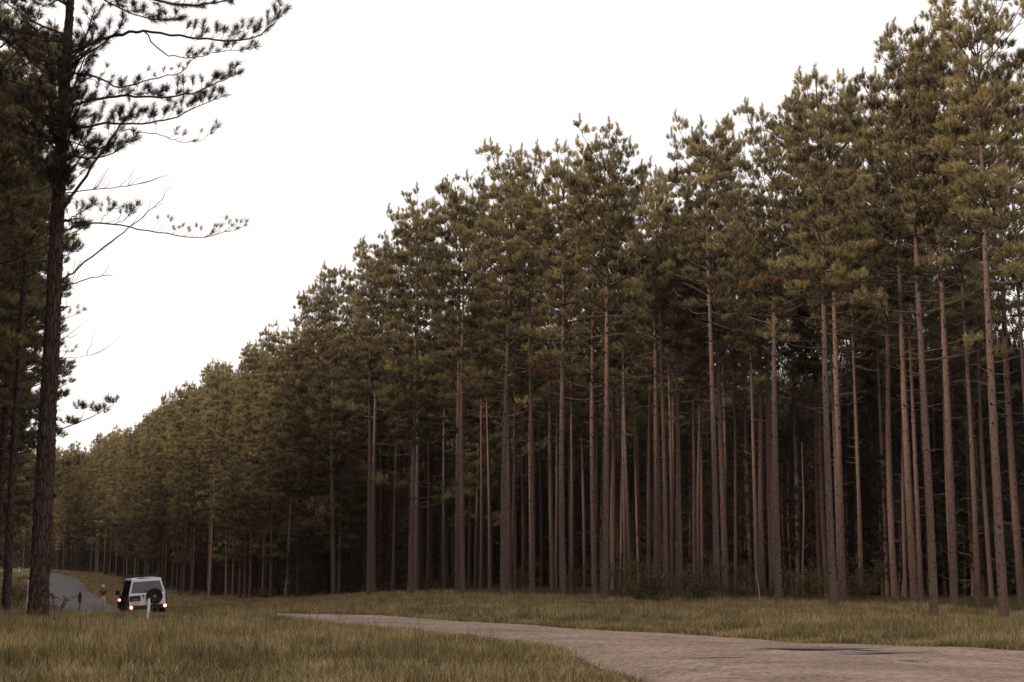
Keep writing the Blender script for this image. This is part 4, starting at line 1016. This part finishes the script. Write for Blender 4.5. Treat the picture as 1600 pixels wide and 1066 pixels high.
mb = MB(); rplate(mb, [(-.765, 1.185), (.765, 1.185), (.638, 1.716), (-.638, 1.716)], -.008, .02); mb.build('rear_window', M_glass, rdo)
mb = MB(); rplate(mb, [(-.84, .80), (-.32, .80), (-.32, 1.07), (-.84, 1.07)], .031, .02); mb.build('recess_panel', M_blk, rdo)
mb = MB(); mb.box((-.55, rear_y(.7)-.05, .70), (.40, .02, .13)); mb.build('number_plate', varied('plate_face', (.55, .50, .42), (.7, .66, .58), 10, .5, .3), rdo)
mb = MB(); mb.box((-.55, rear_y(.9)-.07, .88), (.34, .02, .10)); mb.build('tail_sticker', varied('sticker_print', (.16, .05, .03), (.30, .16, .10), 14, .5, .3), rdo)
mb = MB(); mb.box((-.20, rear_y(1.08)-.06, 1.03), (.05, .05, .16)); mb.build('handle', M_blk, rdo)
mb = MB(); mb.tube([(-.3, rear_y(1.22)-.05, 1.22), (.1, rear_y(1.3)-.05, 1.30), (.42, rear_y(1.26)-.05, 1.24)], [.012]*3, 5); mb.build('wiper', M_blk, rdo)
def wheel(name, c, R_, W, axis, parent):
    k = 28; th = np.arange(k)/k*2*math.pi; mb = MB(); prof = [(R_*.62, -W/2), (R_*.90, -W/2), (R_*.985, -W*.40), (R_, -W*.25), (R_, W*.25), (R_*.985, W*.40), (R_*.90, W/2), (R_*.62, W/2)]
    def P_(r_, w_, t): 
        q = (r_*math.cos(t), r_*math.sin(t)); return (c[0]+w_, c[1]+q[0], c[2]+q[1]) if axis == 'x' else (c[0]+q[0], c[1]+w_, c[2]+q[1])
    V = [P_(r_*(1+.012*((i % 2)*2-1)*(r_ > R_*.98)), w_, t) for i, t in enumerate(th) for r_, w_ in prof]; n = len(prof)
    mb.add(V, [(i*n+j, i*n+j+1, ((i+1) % k)*n+j+1, ((i+1) % k)*n+j) for i in range(k) for j in range(n-1)]); wo_ = mb.build(name, M_rub, parent)
    rm = MB(); pr_ = [(R_*.63, -W*.42), (R_*.56, -W*.30), (R_*.25, -W*.22), (R_*.18, -W*.36), (.001, -W*.36)]
    for sg in (1, -1):
        V = [P_(r_, w_*sg, t) for t in th for r_, w_ in pr_]; n = len(pr_); rm.add(V, [(i*n+j, i*n+j+1, ((i+1) % k)*n+j+1, ((i+1) % k)*n+j) for i in range(k) for j in range(n-1)])
    return wo_, rm
for (x_, y_) in ((-.78, -1.35), (.78, -1.35), (-.78, 1.45), (.78, 1.45)):
    w_, rm = wheel('wheel', (x_, y_, .39), .39, .26, 'x', car); rm.build('rim', M_steel, w_)
w_, rm = wheel('spare_wheel', (.32, rear_y(1.0)-.18, 1.0), .385, .25, 'y', car); rm.build('rim', M_blk, w_)
mb = MB(); mb.tube([(.32, rear_y(1.)-.29, 1.0), (.32, rear_y(1.)-.315, 1.0)], [.05, .045], 12); mb.build('hub_badge', M_steel, w_)
mb = MB(); loft(mb, [(-2.42, lower(.86, .42, .585, .03)), (-2.24, lower(.93, .40, .60, .03)), (-2.05, lower(.95, .40, .60, .03))]); bump = mb.build('bumper', M_blk, car, bevel=.01)
for sx in (-1, 1):
    mb = MB(); mb.tube([(sx*.80, -2.40, .52), (sx*.80, -2.455, .52)], [.105, .10], 18); l_ = mb.build('tail_lamp', M_red, car)
    mb = MB(); mb.tube([(sx*.80, -2.457, .52), (sx*.80, -2.475, .52)], [.062, .05], 14); mb.build('bulb', M_hot, l_)
    mb = MB(); mb.box((sx*.895, -2.20, .93), (.07, .10, .34)); mb.build('side_lamp_cluster', mat('dark_red_lens', (.12, .01, .01), .3, .5), car, bevel=.01)
    mb = MB(); mb.box((sx*1.06, .80, 1.20), (.20, .10, .24)); mb.tube([(sx*.88, .84, 1.12), (sx*1.0, .80, 1.16)], [.02, .02], 6); mb.build('side_mirror', M_blk, car, bevel=.02)
# wheel arch flares
for sx in (-1, 1):
    for y_ in (-1.35, 1.45):
        mb = MB(); th = np.linspace(0, math.pi, 14); mb.tube([(sx*.93, y_+.50*math.cos(t), .40+.50*math.sin(t)) for t in th], [.045]*14, 6); mb.build('wheel_arch', M_blk, car)
# red marker lamp low on the open driver's door edge
dr = MB(); dr.box((-1.22, .62, .80), (.62, .05, .62), rot=Matrix.Rotation(R(-8), 3, 'Z').to_euler()); dr.box((-1.20, .62, 1.32), (.55, .04, .42)); 
# roof rack
rk = MB()
for sx in (-1, 1): rk.tube([(sx*.66, -1.9, 1.99), (sx*.66, .2, 1.99)], [.02, .02], 6); rk.tube([(sx*.66, -1.9, 2.06), (sx*.66, .2, 2.06)], [.016, .016], 6)
for y_ in np.linspace(-1.9, .2, 5):
    for sx in (-1, 1): rk.tube([(sx*.66, y_, 1.87), (sx*.66, y_, 2.06)], [.014, .014], 5)
for y_ in np.linspace(-1.9, .2, 12): rk.tube([(-.66, y_, 1.985), (.66, y_, 1.985)], [.014, .014], 5)
rk.build('roof_rack', M_blk, car)
mb = MB(); mb.tube([(.86, 1.2, 1.0), (.90, 1.35, 1.75)], [.05, .05], 10); mb.build('snorkel', M_blk, car)
mk2 = MB(); mk2.tube([(-.99, .80, .84), (-.99, .74, .84)], [.085, .08], 14); lm = mk2.build('marker_lamp', M_red, car); mk3 = MB(); mk3.tube([(-.99, .738, .84), (-.99, .72, .84)], [.045, .04], 12); mk3.build('bulb', M_hot, lm)
# front bits
mb = MB(); mb.box((0, 2.42, .52), (1.7, .18, .22)); mb.build('front_bumper', M_blk, car, bevel=.02)
mb = MB(); mb.box((0, 2.36, .82), (.9, .04, .18)); mb.build('grille', M_blk, car)
for sx in (-1, 1):
    mb = MB(); mb.tube([(sx*.62, 2.32, .82), (sx*.62, 2.38, .82)], [.09, .09], 14); mb.build('headlight', M_glass, car)
mb = MB(); V = [(-.80, 1.225, 1.12), (.80, 1.225, 1.12), (.66, .66, 1.74), (-.66, .66, 1.74)]; mb.add(V+[(a, b+.02, c+.02) for a, b, c in V], [(3, 2, 1, 0), (4, 5, 6, 7)]); mb.build('windscreen', M_glass, car)
CAR_S = 1.06
rotm = Matrix.Rotation(R(20.5), 3, 'Z') @ Matrix.Rotation(R(-3.8), 3, 'Y')
car.rotation_euler = rotm.to_euler(); car.scale = (CAR_S,)*3

# ------------------------------------------------------------------ the person
pg = ground(160, 115); per = empty('person', pg); tag(per, 'person with white cap, dark hair, brown top and cream trousers walking on the road', 'person')
M_skin = mat('skin', (.25, .13, .09), .6, .3); M_top = varied('brown_top', (.10, .035, .025), (.16, .06, .04), 12, .9, .1); M_cream = varied('cream_trousers', (.50, .42, .33), (.60, .52, .42), 9, .9, .1)
M_hair = mat('dark_hair', (.015, .009, .007), .6, .3); M_cap = mat('white_cap_cloth', (.75, .72, .66), .8, .2); M_shoe = mat('shoe', (.05, .04, .035), .7, .2)
def skin(name, verts, edges, radii, m, parent, root=0, sub=2):
    me = bpy.data.meshes.new(name); me.from_pydata(verts, edges, []); o = obj(name, me, parent); me.materials.append(m)
    o.modifiers.new('skin', 'SKIN'); me.skin_vertices.new() if not me.skin_vertices else None
    for i, r_ in enumerate(radii): me.skin_vertices[0].data[i].radius = (r_, r_) if np.isscalar(r_) else r_; me.skin_vertices[0].data[i].use_root = (i == root)
    s_ = o.modifiers.new('sub', 'SUBSURF'); s_.levels = sub; s_.render_levels = sub; o.modifiers['skin'].use_smooth_shade = True
    return o
V = [(0, 0, .92), (0, 0, 1.08), (0, 0, 1.25), (0, .0, 1.38), (0, 0, 1.46), (0, -.01, 1.52), (0, -.015, 1.60), (0, -.01, 1.67),
     (.10, 0, .88), (.11, -.06, .50), (.11, .02, .10), (.11, -.12, .03), (-.10, 0, .88), (-.12, .08, .50), (-.13, .16, .12), (-.13, .04, .04),
     (.17, 0, 1.36), (.23, .02, 1.10), (.25, -.04, .86), (.255, -.06, .78), (-.17, 0, 1.36), (-.33, .0, 1.14), (-.47, -.06, .95), (-.52, -.08, .89)]
E = [(0, 1), (1, 2), (2, 3), (3, 4), (4, 5), (5, 6), (6, 7), (0, 8), (8, 9), (9, 10), (10, 11), (0, 12), (12, 13), (13, 14), (14, 15), (3, 16), (16, 17), (17, 18), (18, 19), (3, 20), (20, 21), (21, 22), (22, 23)]
Rd = [(.15, .11), (.125, .095), (.15, .11), (.13, .09), .055, .055, .085, .06, .085, .058, .038, .04, .085, .058, .038, .04, .055, .04, .028, .03, .055, .04, .028, .03]
skin('body', V, E, Rd, M_skin, per)
# fingers and thumb, two hands
for sx, hand, d0 in ((1, (.255, -.06, .78), (0.03, -.12, -1)), (-1, (-.52, -.08, .89), (-.75, -.25, -.75))):
    fv = []; fe = []; d = np.array(d0, float); d /= np.linalg.norm(d); sd_ = np.cross(d, [0, 1., 0]); sd_ /= np.linalg.norm(sd_)
    for f, (o_, ln) in enumerate(((-.026, .070), (-.009, .082), (.009, .076), (.025, .058))):
        p = np.array(hand)+np.array([0, 1., 0])*o_; n = len(fv); fv += [tuple(p), tuple(p+d*(.03+ln*.5)), tuple(p+d*(.03+ln)+np.array([0, -.012, 0]))]; fe += [(n, n+1), (n+1, n+2)]
    p = np.array(hand); n = len(fv); fv += [tuple(p), tuple(p+d*.02+np.array([0, -.045, 0])), tuple(p+d*.06+np.array([0, -.06, 0]))]; fe += [(n, n+1), (n+1, n+2)]
    mb = MB()
    for a, b in fe: mb.tube([fv[a], fv[b]], [.0095, .0085], 6)
    mb.build('hand', M_skin, per, smooth=True)
Vt = [(0, 0, 1.0), (0, 0, 1.10), (0, 0, 1.25), (0, 0, 1.38), (0, 0, 1.42), (.17, 0, 1.36), (.215, .01, 1.18), (-.17, 0, 1.36), (-.29, 0, 1.20)]
skin('shirt', Vt, [(0, 1), (1, 2), (2, 3), (3, 4), (3, 5), (5, 6), (3, 7), (7, 8)], [(.15, .115), (.14, .11), (.165, .125), (.145, .105), .07, .068, .056, .068, .056], M_top, per)
Vp = [(0, 0, 1.02), (0, 0, .92), (.10, 0, .86), (.11, -.06, .50), (.11, .015, .14), (-.10, 0, .86), (-.12, .08, .50), (-.13, .155, .16)]
skin('trousers', Vp, [(0, 1), (1, 2), (2, 3), (3, 4), (1, 5), (5, 6), (6, 7)], [(.14, .11), (.165, .13), .105, .085, .075, .105, .085, .075], M_cream, per, 1)
skin('hair', [(0, .03, 1.66), (0, .05, 1.58), (.06, .04, 1.46), (-.06, .04, 1.46), (.09, .02, 1.36), (-.09, .02, 1.36)], [(0, 1), (1, 2), (1, 3), (2, 4), (3, 5)], [.088, .085, .05, .05, .035, .035], M_hair, per)
skin('cap', [(0, 0, 1.69), (0, 0, 1.745), (0, -.07, 1.70), (0, -.15, 1.685)], [(0, 1), (0, 2), (2, 3)], [(.10, .10), (.07, .07), (.07, .02), (.06, .012)], M_cap, per)
mb = MB()
for (a, b, c) in ((.0, -.105, 1.61), (-.032, -.098, 1.635), (.032, -.098, 1.635)):
    mb.box((a, b, c), (.022, .02, .012 if a else .035))
mb.box((0, -.098, 1.575), (.045, .012, .010)); mb.build('face_feature', mat('face_dark_brown', (.10, .045, .035), .6, .3), per)  # eyes, nose and mouth in one dark brown
for (a, b, c) in ((.11, -.06, .04), (-.13, .09, .05)):
    mb = MB(); mb.poly([(-.045, -.04), (.045, -.04), (.05, .02), (.03, .06), (-.03, .06), (-.05, .02)], b-.10, b+.12); o_ = mb.build('shoe', M_shoe, per, bevel=.01); o_.location = (a, 0, c)
per.rotation_euler = (0, 0, R(18)); per.scale = (1., 1., 1.)

# ------------------------------------------------------------------ evening air
mb = MB(); mb.box((-100, 180, 14), (620, 560, 34)); hz = mb.build('haze', mat('haze_air', (1, 1, 1)))
hm = hz.data.materials[0]; hm.node_tree.nodes.clear(); ho = N(hm, 'ShaderNodeOutputMaterial'); hv = N(hm, 'ShaderNodeVolumePrincipled')
hv.inputs['Color'].default_value = (.95, .68, .62, 1); hv.inputs['Density'].default_value = .00007; hm.node_tree.links.new(hv.outputs[0], ho.inputs['Volume'])
hz['kind'] = 'stuff'; cy.volume_step_rate = 10
